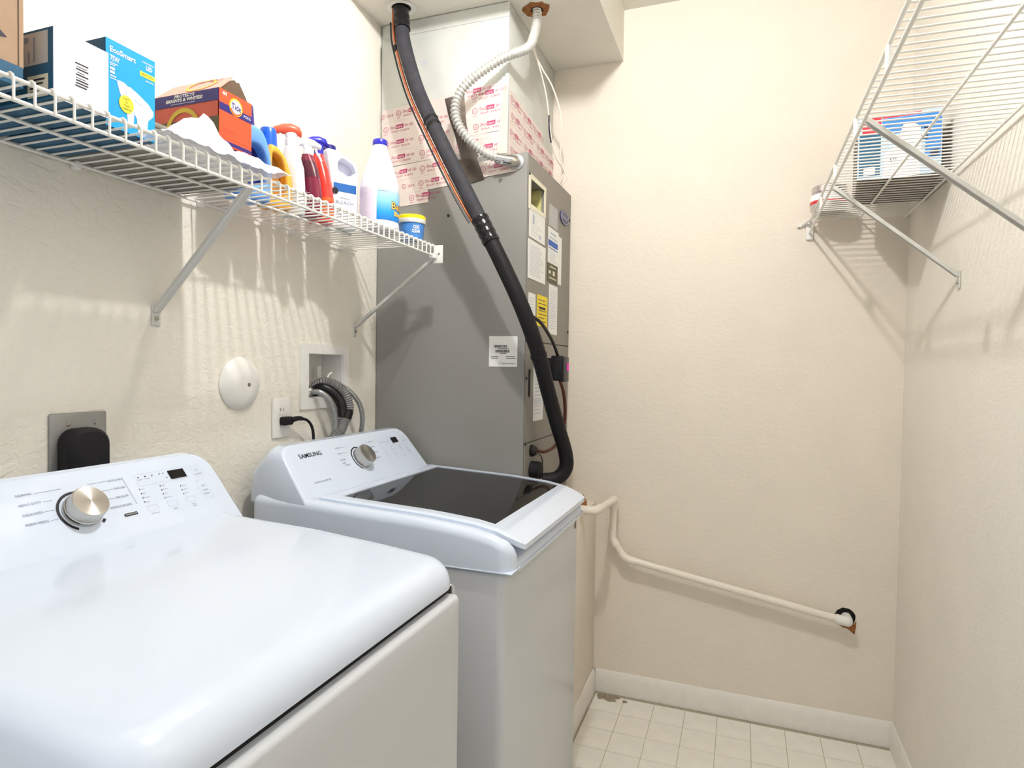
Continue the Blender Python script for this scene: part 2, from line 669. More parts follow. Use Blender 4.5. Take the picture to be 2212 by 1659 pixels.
mk('rust_stain', poly(FC, circle(0.556, -2.027, 0.045, 22, 0.008), 0.0015), 'rust', soffit)
mk('hole', ellipse(FC, 0.556, -2.029, 0.02, 0.02, 0.0022), 'hole_dark', soffit)

floor = mk('floor', box(-0.1, W + 0.1, Y0 - 1.2, D + 0.05, -0.06, -0.0012), 'floor_base', kind='structure')
# vinyl squares, one object each, sharing one mesh
TX, TY = 0.1155, 0.12
tile_me = None
for i in range(9):
    for j in range(13):
        x0, y1 = 0.826 + (i - 1) * TX, 2.445 - j * TY
        kx = min(1.0, (W - x0) / TX)
        if kx < .1:
            continue
        if tile_me is None:
            o = mk('tile', box(-TX / 2 + .0009, TX / 2 - .0009, -TY / 2 + .0009, TY / 2 - .0009, -0.0012, 0.0, 0.0004, 1), 'tile_vinyl', floor)
            tile_me = o.data
        else:
            o = bpy.data.objects.new('tile', tile_me)
            col.objects.link(o)
            o.parent = floor
        o.location = (x0 + TX * kx / 2, y1 - TY / 2, random.uniform(-0.0002, 0))
        o.scale = (kx, 1, 1)
FG = Fr((0, 0, 0), (1, 0, 0), (0, 1, 0))
mk('stain', poly(FG, [(.722, 2.448), (.80, 2.452), (.812, 2.436), (.79, 2.425), (.802, 2.41), (.772, 2.40), (.748, 2.414), (.73, 2.405), (.718, 2.43)], .0009), 'floor_grime', floor)
mk('stain', poly(FG, [(.82, 2.428), (.838, 2.430), (.842, 2.415), (.826, 2.410)], .0009), 'floor_grime', floor)
# return-air pedestal under the air handler
PX, PY, PZ = 0.693, 1.952, 0.765
mk('wall_pedestal', box(0, PX, PY, D, 0, PZ, 0.004), 'plaster_far', kind='structure')


def baseboard(name, p0, p1, inward, hb=0.089, t=0.012):
    p0, p1, inward = Vector(p0), Vector(p1), Vector(inward)
    prof = [(0.0005, 0), (t, 0), (t, hb * 0.7), (t * 0.8, hb * 0.86), (t * 0.45, hb * 0.97), (0.0005, hb)]
    rings = [[p + inward * a + Vector((0, 0, b)) for a, b in prof] for p in (p0, p1)]
    return mk(name, loft(rings), 'base_white', kind='structure')


baseboard('baseboard_far', (PX + 0.012, D, 0), (W, D, 0), (0, -1, 0))
baseboard('baseboard_right', (W, D - 0.0125, 0), (W, Y0, 0), (-1, 0, 0))
baseboard('baseboard_left', (PX, D - 0.0125, 0), (PX, PY, 0), (1, 0, 0))

# ceiling lamp holder with its bulb
L = Vector(BULB_POS)
lampt = thing('ceiling_light', 'bare white bulb in a round porcelain ceiling lampholder', 'lamp', (L.x, L.y, H))
mk('lampholder', lathe([(0.055, 0), (0.055, -0.012), (0.03, -0.035), (0.022, -0.05), (0.0, -0.05)], (L.x, L.y, H), 24), 'porcelain', lampt)
bm_ = bpy.data.materials.new('bulb_glow')
bm_.use_nodes = True
bs = bm_.node_tree.nodes['Principled BSDF']
bs.inputs['Base Color'].default_value = (1, 1, 1, 1)
bs.inputs['Emission Color'].default_value = (1.0, 0.99, 0.97, 1)
bs.inputs['Emission Strength'].default_value = BULB_STRENGTH
MATS['bulb_glow'] = bm_
mk('bulb', lathe([(0.013, 0.042), (0.018, 0.03), (0.027, 0.014), (0.03, 0.0), (0.027, -0.014), (0.018, -0.025), (0.0, -0.03)], L, 16), 'bulb_glow', lampt)


# ---------------------------------------------------------------- appliances
def cover(x0, x1, y0, y1, zf, Rr, rc, zbase, nx=30, ny=30):
    """moulded appliance top: height field zf(x, y), rounded rim and corners, skirt to zbase"""
    bm = nb()

    def samples(a, b, n):
        e = [a + rc * (1 - math.cos(math.pi / 2 * k / 7)) for k in range(8)]
        m = [a + rc + (b - a - 2 * rc) * k / n for k in range(1, n)]
        return e + m + [b - (q - a) for q in e[::-1]]
    xs, ys = samples(x0, x1, nx), samples(y0, y1, ny)
    G = []
    for x in xs:
        row = []
        for y in ys:
            cx = min(max(x, x0 + rc), x1 - rc)
            cy = min(max(y, y0 + rc), y1 - rc)
            v = Vector((x - cx, y - cy))
            px, py = x, y
            if v.length > 0 and abs(v.x) > 1e-9 and abs(v.y) > 1e-9:
                v2 = v * (max(abs(v.x), abs(v.y)) / v.length)
                px, py = cx + v2.x, cy + v2.y
                d = rc - v2.length
            else:
                d = min(px - x0, x1 - px, py - y0, y1 - py)
            drop = 0
            if d < Rr:
                drop = Rr - math.sqrt(max(0, Rr * Rr - (Rr - d) ** 2))
            row.append(bm.verts.new((px, py, zf(px, py) - drop)))
        G.append(row)
    nX, nY = len(xs), len(ys)
    for i in range(nX - 1):
        for j in range(nY - 1):
            bm.faces.new([G[i][j], G[i + 1][j], G[i + 1][j + 1], G[i][j + 1]])
    rim = [G[i][0] for i in range(nX)] + [G[-1][j] for j in range(1, nY)] + [G[i][-1] for i in range(nX - 2, -1, -1)] + [G[0][j] for j in range(nY - 2, 0, -1)]
    lo = [bm.verts.new((v.co.x, v.co.y, zbase)) for v in rim]
    k = len(rim)
    for i in range(k):
        bm.faces.new([rim[i], rim[(i + 1) % k], lo[(i + 1) % k], lo[i]])
    bm.faces.new(lo)
    return bm


def interp(tab):
    def f(x):
        if x <= tab[0][0]:
            return tab[0][1]
        for (a, b), (c, d) in zip(tab, tab[1:]):
            if x <= c:
                return b + (d - b) * (x - a) / (c - a)
        return tab[-1][1]
    return f


def console(y0, y1, A, B, xback, rtop, drop, flare=0.0):
    """slanted control console: front plane from A=(x,z) to B=(x,z), rounded upper corners, swept back to the wall"""
    A, B = Vector((A[0], 0, A[1])), Vector((B[0], 0, B[1]))
    e = (B - A).normalized()
    Ls = (B - A).length
    nrm = Vector((0, 1, 0)).cross(e)
    if nrm.x < 0:
        nrm = -nrm

    def ring(ins, back, hs, ydn=0):
        pts = []
        for (y, s) in rrect(y0 + ins + ydn, y1 - ins - ydn, -0.02, (Ls - ins) * hs, 0.02, 6, (0.004, 0.004, rtop, rtop)):
            p = A + e * s
            y += flare * max(0, s) / Ls * (1 if y < (y0 + y1) / 2 else -.5)
            x = p.x + (xback - p.x) * back
            pts.append(Vector((x, y, p.z)))
        return pts
    rings = [ring(0.006, 0, 1)]
    for k in range(1, 5):
        a = math.pi / 2 * k / 4
        r = ring(0.006 * (1 - math.sin(a)), 0, 1)
        rings.append([p - nrm * 0.006 * (1 - math.cos(a)) for p in r])
    rings[0] = [p for p in rings[0]]
    rings += [ring(0.001, 0.30, 1.0), ring(0.004, 0.55, 0.97), ring(0.008, 0.78, 1 - drop * 0.5, 0.004), ring(0.012, 1.0, 1 - drop, 0.008)]
    return loft(rings), A, e, nrm, Ls


def brushed():
    m = mat('brushed_steel', (196, 192, 186), 0.30, 1.0, var=0)
    nt = m.node_tree
    tg = nt.nodes.new('ShaderNodeTangent')
    tg.direction_type = 'RADIAL'
    tg.axis = 'Z'
    b = nt.nodes['Principled BSDF']
    b.inputs['Anisotropic'].default_value = 0.85
    nt.links.new(tg.outputs[0], b.inputs['Tangent'])


brushed()


def knob(parent, c, n, r, h):
    """brushed metal dial, built upright and tilted onto the panel"""
    body = lathe([(r * 1.03, 0), (r * 1.03, h * 0.25), (r, h * 0.3), (r * 0.97, h * 0.94), (r * 0.93, h), (0.0, h + 0.0003)], (0, 0, 0), 48)
    k = mk('knob', body, 'brushed_steel', None, angle=25)
    k.parent = parent
    k.location = Vector(c) - OFF[parent]
    k.rotation_mode = 'QUATERNION'
    k.rotation_quaternion = Vector((0, 0, 1)).rotation_difference(Vector(n).normalized())
    OFF[k] = Vector((0, 0, 0))
    return k


# --- dryer
DX1, DY0, DY1 = 0.738, 0.382, 1.042
dry = thing('clothes_dryer', 'white front-loading dryer with a silver dial below the grey range plug', 'dryer', (0.40, 0.73, 0))
zt = interp([(0.05, 0.990), (0.21, 0.988), (0.30, 0.982), (0.45, 0.976), (0.60, 0.964), (0.70, 0.954), (0.76, 0.945)])
mk('cabinet', box(0.06, DX1 - 0.004, DY0 + 0.003, DY1 - 0.003, 0.02, 0.8885, 0.012, 3), 'enamel_shaded', dry)
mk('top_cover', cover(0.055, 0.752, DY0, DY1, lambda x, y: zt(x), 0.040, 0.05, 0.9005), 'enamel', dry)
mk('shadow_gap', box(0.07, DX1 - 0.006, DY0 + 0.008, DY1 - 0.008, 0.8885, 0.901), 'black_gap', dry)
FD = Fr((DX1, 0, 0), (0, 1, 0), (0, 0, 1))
mk('front_frame', holed(Fr((DX1 + 0.006, 0, 0), (0, 1, 0), (0, 0, 1)), rrect(DY0 + 0.003, DY1 - 0.003, 0.03, 0.8995, 0.012), [rrect(0.413, 1.030, 0.12, 0.8985, 0.02, 8, (0.03, 0.03, 0.008, 0.06))], 0.010), 'enamel_shaded', dry)
door = nb()
rings = []
for ins, dx in ((0.0, -0.004), (0.0, 0.018), (0.0015, 0.022), (0.004, 0.025), (0.008, 0.0262), (0.05, 0.0268)):
    rings.append([FD(a, b, dx) for a, b in rrect(0.420 + ins, 1.022 - ins, 0.125 + ins, 0.887 - ins, 0.02, 8, (0.03, 0.03, 0.008 + ins * 0.3, max(0.02, 0.055 - ins)))])
mk('door', loft(rings), 'enamel_shaded', dry)
gap = holed(Fr((DX1 + 0.0035, 0, 0), (0, 1, 0), (0, 0, 1)), rrect(0.412, 1.031, 0.119, 0.8985, 0.02, 8, (0.03, 0.03, 0.008, 0.06)), [rrect(0.45, 1.01, 0.14, 0.875, 0.02, 4)], 0.002)
mk('door_gap_shade', gap, 'black_gap', dry)  # black ring paints the shade in the gap around the door
cb, A, e, nrm, Ls = console(DY0 + 0.012, DY1 + 0.014, (0.232, 0.9785), (0.125, 1.1035), 0.075, 0.045, 0.16)
panel = mk('control_panel', cb, 'enamel', dry)
FP = Fr(Vector((0.226, 0, 0.985)) , (0, 1, 0), e)
Ny = FP.N
FP.O = FP.O + Ny * ((A - FP.O).dot(Ny) + 0.0003)
kc = FP(0.748, 0.072)
k1 = knob(dry, kc, Ny, 0.031, 0.030)
mk('dial_ring', ellipse(FP, 0.748, 0.072, 0.0400, 0.0400, 0.0006, 40, ri=0.89, a0=60, a1=238), 'print_black', dry)
mk('dial_tick', ellipse(FP, 0.748, 0.072, 0.0400, 0.0400, 0.0006, 6, ri=0.88, a0=-52, a1=-40), 'print_black', dry)
let = nb()
for s, a, b, wd in (('NORMAL', .663, .1195, .025), ('HEAVY DUTY', .660, .1010, .034), ('DELICATES', .659, .0822, .030), ('PERM PRESS', .656, .0645, .035),
                    ('QUICK DRY', .817, .1180, .029), ('TIME DRY', .819, .1000, .025), ('AIR FLUFF', .814, .0815, .026), ('WRINKLE RELEASE', .795, .0630, .042)):
    text(FP, s, a, b, 0.0042, wd, bm=let)
for s, a, b in (('POWER', 1.009, 0.099), ('START', 1.003, 0.0585), ('PAUSE', 1.001, 0.0505)):
    text(FP, s, a, b, 0.0034, None, 'c', bm=let)
for s, a, b in (('Dry Level', .871, .0345), ('Temp', .915, .0345), ('Time', .9585, .0345), ('Adjust', .9585, .0305)):
    text(FP, s, a, b, 0.0028, None, 'c', bm=let)
for s, a, b in (('Very', .8695, .0892), ('More', .868, .0802), ('Normal', .8665, .0707), ('Damp', .865, .0615),
                ('High', .9135, .0887), ('Medium', .912, .08), ('Low', .9105, .0707), ('Extra Low', .909, .0615),
                ('60 min', .956, .0798), ('40 min', .9545, .0707), ('30 min', .953, .0615), ('Drying', .873, .110), ('Cooling', .888, .110)):
    text(FP, s, a, b, 0.0024, None, bm=let)
mk('lettering', let, 'print_grey', panel)
ln = nb()
for a0_, a1_, b in ((.691, .733, .1212), (.698, .712, .1027), (.691, .708, .084), (.694, .706, .0662), (.780, .815, .1207), (.788, .816, .1021), (.789, .811, .0835)):
    quad(FP, a0_, a1_, b, b + 0.0005, bm=ln)
quad(FP, .8465, .847, .063, .1215, bm=ln)
outline(FP, rrect(.870, .9835, .0975, .1235, .002), .0004, bm=ln)
outline(FP, rrect(.998, 1.022, .0948, .1222, .002), .0004, bm=ln)
outline(FP, rrect(.991, 1.013, .0410, .0857, .002), .0004, bm=ln)
for a in (.861, .9045, .948):
    outline(FP, rrect(a, a + .022, .0412, .0540, .003), .0004, bm=ln)
ellipse(FP, 1.010, .1112, .0042, .0042, ri=0.82, bm=ln)
poly(FP, [(1.000, .0685), (1.000, .0745), (1.0045, .0715)], bm=ln)
quad(FP, 1.006, 1.007, .0685, .0745, bm=ln)
mk('panel_lines', ln, 'print_line', panel)
dots = nb()
for a, b in ((.877, .1165), (.892, .1165), (.907, .1165), (.923, .1165)):
    ellipse(FP, a, b, .0014, .0012, seg=10, bm=dots)
for a, b in [(.867 - .0015 * k, .0905 - .0092 * k) for k in range(4)] + [(.911 - .0015 * k, .0898 - .0092 * k) for k in range(4)] + [(.953 - .0015 * k, .0808 - .0092 * k) for k in range(3)] + [(.932, .1165), (.935, .1055)]:
    quad(FP, a - .0006, a + .0006, b - .0014, b + .0014, bm=dots)
mk('indicator_light', dots, 'print_black', panel)
dp = mk('display', poly(FP, rrect(.9425, .9800, .1000, .1200, .0012), 0.0008), 'black_gloss', panel)
sd = mk('sensor_badge', quad(FP, .813, .838, .0420, .0477, .0008), 'print_black', panel)
mk('lettering', text(FP, 'Sensor Dry', .8255, .0436, .0030, .022, 'c', n=.0012), 'print_white', sd)

# --- washer
WY0, WY1 = 1.265, 1.925
wm = thing('washing_machine', 'white top-loading washer with a dark glass lid and silver dial', 'washing machine', (0.41, 1.595, 0))
mk('cabinet', box(0.06, 0.757, WY0 + 0.004, WY1 - 0.004, 0.02, 0.8455, 0.022, 4), 'enamel_shaded', wm)
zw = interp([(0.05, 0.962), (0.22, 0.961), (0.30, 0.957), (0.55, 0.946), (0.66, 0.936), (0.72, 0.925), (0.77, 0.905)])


def zcover(x, y):
    z = zw(x)
    inside = 1 / (1 + math.exp(-(y - 1.305) / 0.0025)) * 1 / (1 + math.exp((y - 1.905) / 0.0025))
    step = 1 / (1 + math.exp(-(x - 0.235) / 0.003))
    fr_ = 1 / (1 + math.exp(-(x - 0.725) / 0.004))
    return z - inside * (0.012 * step + 0.032 * fr_)


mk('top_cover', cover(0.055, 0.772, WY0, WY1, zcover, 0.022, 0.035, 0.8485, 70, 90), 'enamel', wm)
mk('seam_trim', box(0.056, 0.7735, WY0 - 0.0012, WY1 + 0.0012, 0.8455, 0.8488, 0.001), 'enamel', wm)
FLD = lambda a, b, n=0: Vector((b, a, zw(b) + n))     # lid surface: a=y, b=x


def lid_frame():
    bm = nb()
    xs = [0.238, 0.245, 0.262, 0.283] + [0.283 + (0.702 - 0.283) * k / 10 for k in range(1, 11)] + [0.72, 0.74, 0.757, 0.770, 0.779, 0.784]
    ys = [1.309, 1.314, 1.326, 1.346] + [1.346 + (1.878 - 1.346) * k / 6 for k in range(1, 7)] + [1.888, 1.896, 1.901]
    G = {}
    for i, x in enumerate(xs):
        for j, y in enumerate(ys):
            yy = y
            if x > 0.74:                       # rounded front corners
                k = (x - 0.74) / 0.044
                ins = 0.018 * (1 - math.sqrt(max(0, 1 - k * k)))
                yy = min(max(y, 1.309 + ins), 1.901 - ins)
            edge = min(yy - 1.309, 1.901 - yy, x - 0.238)
            z = zw(x) + 0.004 - (0.003 * (1 - min(edge, 0.006) / 0.006) ** 2)
            if x > 0.757:
                z -= ((x - 0.757) / 0.027) ** 2 * 0.010
            G[i, j] = (bm.verts.new((x, yy, z)), bm.verts.new((x, yy, z - 0.012)))
    hole = lambda i, j: 3 <= i < 13 and 3 <= j < 9
    for i in range(len(xs) - 1):
        for j in range(len(ys) - 1):
            if hole(i, j):
                continue
            a, b, c, d = G[i, j], G[i + 1, j], G[i + 1, j + 1], G[i, j + 1]
            bm.faces.new([a[0], b[0], c[0], d[0]])
            bm.faces.new([d[1], c[1], b[1], a[1]])
    cnt = {}
    for (i, j) in [(i, j) for i in range(len(xs) - 1) for j in range(len(ys) - 1) if not hole(i, j)]:
        cs = [(i, j), (i + 1, j), (i + 1, j + 1), (i, j + 1)]
        for p, q in zip(cs, cs[1:] + cs[:1]):
            cnt[(p, q)] = 1
    for (p, q) in cnt:
        if (q, p) not in cnt:
            bm.faces.new([G[p][0], G[p][1], G[q][1], G[q][0]])
    return bm


lid = mk('lid', lid_frame(), 'enamel', wm)
gl = nb()
for zoff in (0.0012, -0.003):
    pass
xs = [0.2815 + (0.7035 - 0.2815) * k / 10 for k in range(11)]
rings = [[(x, 1.3445, zw(x) + 0.0015), (x, 1.8795, zw(x) + 0.0015), (x, 1.8795, zw(x) - 0.003), (x, 1.3445, zw(x) - 0.003)] for x in xs]
mk('lid_glass', loft(rings), 'lid_glass', lid)
cb, A, e, nrm, Ls = console(WY0 + 0.0005, WY1 - 0.010, (0.230, 0.954), (0.125, 1.085), 0.045, 0.042, 0.30, 0.024)
wpanel = mk('control_panel', cb, 'enamel', wm)
FW = Fr(Vector((0.222, 0, 0.964)), (0, 1, 0), e)
FW.O = FW.O + FW.N * ((A - FW.O).dot(FW.N) + 0.0003)
knob(wm, FW(1.588, 0.071), FW.N, 0.032, 0.030)
mk('dial_ring', ellipse(FW, 1.588, 0.071, 0.0410, 0.0410, 0.0006, 40, ri=0.91, a0=66, a1=236), 'print_black', wm)
mk('brand_lettering', text(FW, 'SAMSUNG', 1.341, 0.1085, 0.0125, 0.092, bold=0.0001), 'print_black', wpanel)
let = nb()
text(FW, 'DIGITAL INVERTER', 1.341, 0.0300, 0.0045, 0.068, bm=let)
for s, a, b, wd in (('NORMAL', 1.499, .1165, .022), ('HEAVY DUTY', 1.496, .0978, .028), ('BEDDING', 1.491, .0775, .024), ('DEEP', 1.491, .066, .016), ('CLEAN', 1.497, .059, .026),
                    ('QUICK WASH', 1.668, .1172, .026), ('DELICATES', 1.660, .0985, .025), ('RINSE', 1.662, .0790, .020), ('SELF CLEAN', 1.652, .0590, .028)):
    text(FW, s, a, b, .0042, wd, bm=let)
for c_, names in ((1.722, ('Hot', 'Warm', 'Cold', 'Eco')), (1.767, ('High', 'Medium', 'Low', 'No Spin')), (1.815, ('Heavy', 'Normal', 'Light'))):
    for k_, s in enumerate(names):
        text(FW, s, c_ - .001 * k_, .0865 - .0095 * k_, .0030, None, bm=let)
for s, a, b in (('Temp', 1.725, .040), ('Spin', 1.768, .040), ('Soil', 1.813, .046), ('POWER', 1.866, .0995), ('START', 1.857, .060), ('PAUSE', 1.856, .053)):
    text(FW, s, a, b, .0032, None, 'c', bm=let)
mk('lettering', let, 'print_grey', wpanel)
ln = nb()
outline(FW, rrect(1.716, 1.838, .0965, .1225, .002), .0004, bm=ln)
for a in (1.716, 1.758, 1.802):
    outline(FW, rrect(a, a + .022, .0455, .055, .003), .0004, bm=ln)
ellipse(FW, 1.866, .1125, .0042, .0042, ri=.82, bm=ln)
poly(FW, [(1.853, .0680), (1.853, .0740), (1.8575, .0710)], bm=ln)
for a0_, a1_, b in ((1.523, 1.548, .1185), (1.526, 1.545, .0998), (1.640, 1.664, .1195), (1.640, 1.657, .1005)):
    quad(FW, a0_, a1_, b, b + .0005, bm=ln)
for k_ in range(6):
    quad(FW, 1.722 + .011 * k_, 1.7255 + .011 * k_, .106, .1125, bm=ln)
mk('panel_lines', ln, 'print_line', wpanel)
mk('display', poly(FW, rrect(1.795, 1.831, .0995, .1200, .0012), .0008), 'black_gloss', wpanel)
mk('model_sticker', poly(Fr((0.7575, 0, 0), (0, 1, 0), (0, 0, 1)), [(1.872, .800), (1.885, .806), (1.885, .826), (1.872, .812)], .0008), 'copper_dark', wm)

# ---------------------------------------------------------------- air handler
XA, YA, ZA, ZB = 0.567, 1.937, 1.992, PZ
ah = thing('air_handler', 'tall grey metal air handler cabinet with paper labels beside the washer', 'air handler', (0.29, 2.2, ZB))
OPN = (1.957, 2.108, 1.829, 1.915)
cbm = nb()
FX = Fr((XA - 0.004, 0, 0), (0, 1, 0), (0, 0, 1))
yb_, xl_, xf_ = D - 0.004, 0.004, XA - 0.004


def face(bm, *pts):
    bm.faces.new([bm.verts.new(p) for p in pts])


face(cbm, (xl_, YA, ZB), (xf_, YA, ZB), (xf_, YA, ZA), (xl_, YA, ZA))
face(cbm, (xl_, yb_, ZB), (xl_, yb_, ZA), (xf_, yb_, ZA), (xf_, yb_, ZB))
face(cbm, (xl_, YA, ZB), (xl_, YA, ZA), (xl_, yb_, ZA), (xl_, yb_, ZB))
face(cbm, (xl_, YA, ZA), (xf_, YA, ZA), (xf_, yb_, ZA), (xl_, yb_, ZA))
face(cbm, (xl_, YA, ZB), (xl_, yb_, ZB), (xf_, yb_, ZB), (xf_, YA, ZB))
holed(FX, [(YA + .0005, ZB), (yb_ - .0005, ZB), (yb_ - .0005, ZA - .0005), (YA + .0005, ZA - .0005)], [[(OPN[0], OPN[2]), (OPN[1], OPN[2]), (OPN[1], OPN[3]), (OPN[0], OPN[3])]], 0.098, bm=cbm)
face(cbm, (XA - .1015, OPN[0] - .01, OPN[2] - .01), (XA - .1015, OPN[1] + .01, OPN[2] - .01), (XA - .1015, OPN[1] + .01, OPN[3] + .01), (XA - .1015, OPN[0] - .01, OPN[3] + .01))
mk('cabinet', cbm, 'grey_paint', ah)
mk('insulation_pad', box(XA - 0.0995, XA - 0.092, 2.03, OPN[1] - .001, OPN[2] + .001, OPN[3] - .03), 'insulation', ah)
mk('insulation_liner', box(XA - 0.096, XA - 0.01, OPN[1] - .006, OPN[1] - .0005, OPN[2] + .001, OPN[3] - .001), 'insulation', ah)
FXp = Fr((XA, 0, 0), (0, 1, 0), (0, 0, 1))
up_ = mk('upper_panel', holed(FXp, [(YA + .004, 1.3855), (D - .008, 1.3855), (D - .008, ZA - .004), (YA + .004, ZA - .004)], [[(OPN[0], OPN[2]), (OPN[1], OPN[2]), (OPN[1], OPN[3]), (OPN[0], OPN[3])]], .0035), 'grey_paint_front', ah)
mk('lower_panel', holed(FXp, [(YA + .004, 1.0475), (D - .008, 1.0475), (D - .008, 1.3815), (YA + .004, 1.3815)], [rrect(1.966, 1.996, 1.196, 1.292, .014)], .0035), 'grey_paint_front', ah)
mk('base_panel', box(XA - .0035, XA, YA + .004, D - .008, ZB + .005, 1.0435, .001, 1), 'grey_paint_front', ah)
mk('slot_shadow', quad(FXp, 1.964, 1.998, 1.194, 1.294, -.003, t=.0004), 'hole_dark', ah)
mk('seam', quad(FXp, YA + .002, D - .006, 1.381, 1.386, -.002), 'black_gap', ah)
mk('seam', quad(FXp, YA + .002, D - .006, 1.043, 1.048, -.002), 'black_gap', ah)
mk('opening_frame', holed(Fr((XA + .0022, 0, 0), (0, 1, 0), (0, 0, 1)), [(1.942, 1.814), (2.124, 1.820), (2.124, 1.926), (1.942, 1.929)], [[(1.959, 1.832), (2.106, 1.832), (2.106, 1.912), (1.959, 1.912)]], .0022), 'frame_cream', ah)


def sheet(name, fr, a0, a1, b0, b1, m, parent, lines=(), pm='print_grey', n=.0012, extra=None):
    o = mk(name, quad(fr, a0, a1, b0, b1, n, t=.0012), m, parent)
    if lines:
        lb = nb()
        for (u0, u1, v0, v1) in lines:
            quad(fr, a0 + (a1 - a0) * u0, a0 + (a1 - a0) * u1, b0 + (b1 - b0) * v0, b0 + (b1 - b0) * v1, n + .0003, bm=lb, t=.0002)
        mk('printing', lb, pm, o)
    return o


def rows(n, u0=.1, u1=.9, v0=.1, v1=.9, th=.35, rag=.25):
    out = []
    for k in range(n):
        v = v1 - (v1 - v0) * (k + .5) / n
        h = (v1 - v0) / n * th
        out.append((u0, u1 - random.random() * rag, v - h / 2, v + h / 2))
    return out


sheet('wiring_diagram', FXp, 1.950, 2.120, 1.724, 1.822, 'paper', ah, rows(9, th=.12, rag=.5) + [(.2, .3, .5, .8), (.6, .72, .1, .25)], 'print_line')
sheet('rating_label', FXp, 1.943, 2.132, 1.589, 1.717, 'paper', ah, rows(14, th=.25), 'print_line')
sheet('small_label', FXp, 2.171, 2.277, 1.807, 1.886, 'paper_grey', ah, rows(7, th=.22), 'print_line')
sheet('notice_sheet', FXp, 2.270, 2.338, 1.612, 1.792, 'paper', ah, n=.0010)
nt_ = sheet('notice_label', FXp, 2.160, 2.292, 1.675, 1.802, 'paper', ah, [(.2, .75, .82, .88), (.1, .9, .7, .75)] + rows(5, v0=.03, v1=.4, th=.2), 'print_line', n=.0018)
mk('blue_band', quad(FXp, 2.160, 2.280, 1.737, 1.757, .0024), 'blue_print', nt_)
mk('blue_band', quad(FXp, 2.165, 2.280, 1.728, 1.7305, .0024), 'blue_print', nt_)
sheet('warning_label', FXp, 2.157, 2.286, 1.607, 1.674, 'olive_paper', ah, [(.2, .8, .8, .86), (.1, .3, .45, .6), (.5, .7, .4, .65), (.15, .85, .2, .26)], 'frame_cream', n=.0018)
sheet('energy_label', FXp, 2.183, 2.291, 1.419, 1.599, 'paper', ah, rows(16, th=.25), 'print_line')
yl = sheet('yellow_tag', FXp, 2.046, 2.164, 1.440, 1.547, 'yellow_paper', ah, rows(7, th=.2) + [(.2, .8, .55, .62)], 'print_dark')
sheet('spec_label', FXp, 1.955, 2.026, 1.42, 1.543, 'paper', ah, rows(10, th=.25), 'print_line')
sheet('long_label', FXp, 2.022, 2.130, 1.113, 1.302, 'paper', ah, rows(12, th=.25) + [(.05, .95, .36, .375), (.05, .95, .30, .31)], 'print_line')
bd = mk('badge', ellipse(FXp, 2.366, 1.876, .062, .027, .004, 28, t=.004), 'navy_badge', ah)
mk('badge_ring', ellipse(FXp, 2.366, 1.876, .056, .0235, .0046, 28, ri=.93), 'badge_print', bd)
mk('badge_script', text(FXp, 'Carrier', 2.366, 1.871, .013, .085, 'c', n=.005, shear=.4), 'badge_print', bd)
for y_, z_ in ((2.445, 1.885), (1.945, 1.925), (2.45, 1.44), (1.944, 1.385), (1.944, 1.045), (1.944, 1.26), (2.06, 1.01)):
    mk('screw', lathe([(.006, 0), (.005, .003), (.0, .004)], FXp(y_, z_, .0003), 10, axis=(1, 0, 0)), 'black_plastic', ah)
FY = Fr((0, YA, 0), (1, 0, 0), (0, 0, 1))
bl = mk('barcode_label', quad(FY, .438, .538, 1.297, 1.398, .0012, t=.0012), 'paper', ah)
lb = nb()
for b0_, b1_, a0_, a1_ in ((1.360, 1.369, .457, .502), (1.344, 1.353, .461, .510)):
    x_ = a0_
    while x_ < a1_:
        wd = random.choice((.0006, .001, .0016))
        quad(FY, x_, x_ + wd, b0_, b1_, .0016, bm=lb, t=.0002)
        x_ += wd + random.choice((.0006, .001))
for b_, a0_, a1_ in ((1.356, .470, .508), (1.340, .478, .50), (1.330, .445, .472), (1.3245, .445, .470), (1.330, .498, .53), (1.3245, .498, .533)):
    quad(FY, a0_, a1_, b_, b_ + .0018, .0016, bm=lb, t=.0002)
text(FY, '11 300020130001', .473, 1.306, .004, .055, bm=lb, n=.0016)
mk('printing', lb, 'print_dark', bl)
mk('screw', lathe([(.005, 0), (.004, .003), (0, .004)], (.281, YA, 1.807), 10, axis=(0, -1, 0)), 'black_plastic', ah)
# grommets and fittings low on the front panel
mk('grommet', lathe([(.020, 0), (.020, .01), (.014, .018), (.012, .022), (0, .022)], FXp(2.007, 1.016), 16, axis=(1, 0, 0)), 'black_plastic', ah)
mk('coil_stub', lathe([(.03, 0), (.03, .03), (.026, .035), (0, .035)], FXp(2.012, .950), 18, axis=(1, 0, 0)), 'rubber_black', ah)
mk('grommet_cable', tube([FXp(2.007, 1.016, .02), FXp(2.06, 1.008, .035), FXp(2.12, 1.02, .05), FXp(2.16, 1.05, .06)], .006, 8, 6), 'copper_dark', ah)
mk('ground_wire', tube([FXp(2.02, 1.01, .012), FXp(2.06, .99, .02), FXp(2.075, .955, .02), FXp(2.07, .91, .015)], .0018, 6, 6), 'black_plastic', ah)

# ---------------------------------------------------------------- duct box over the air handler
XP, YP = 0.487, 1.951
pl = thing('duct_plenum', 'foil faced duct box with printed tape above the grey cabinet', 'duct', (.24, 2.2, ZA))
mk('duct_body', box(.004, XP, YP, D - .004, ZA + .001, ZS - .001, .006, 2), 'duct_board', pl)
ca, sa = math.cos(R_(5)), math.sin(R_(5))
FT1 = Fr((0.012, YP - .0004, 0), (1, 0, 0), (0, 0, 1))
FT0 = Fr((0.012, YA - .0004, 0), (1, 0, 0), (0, 0, 1))


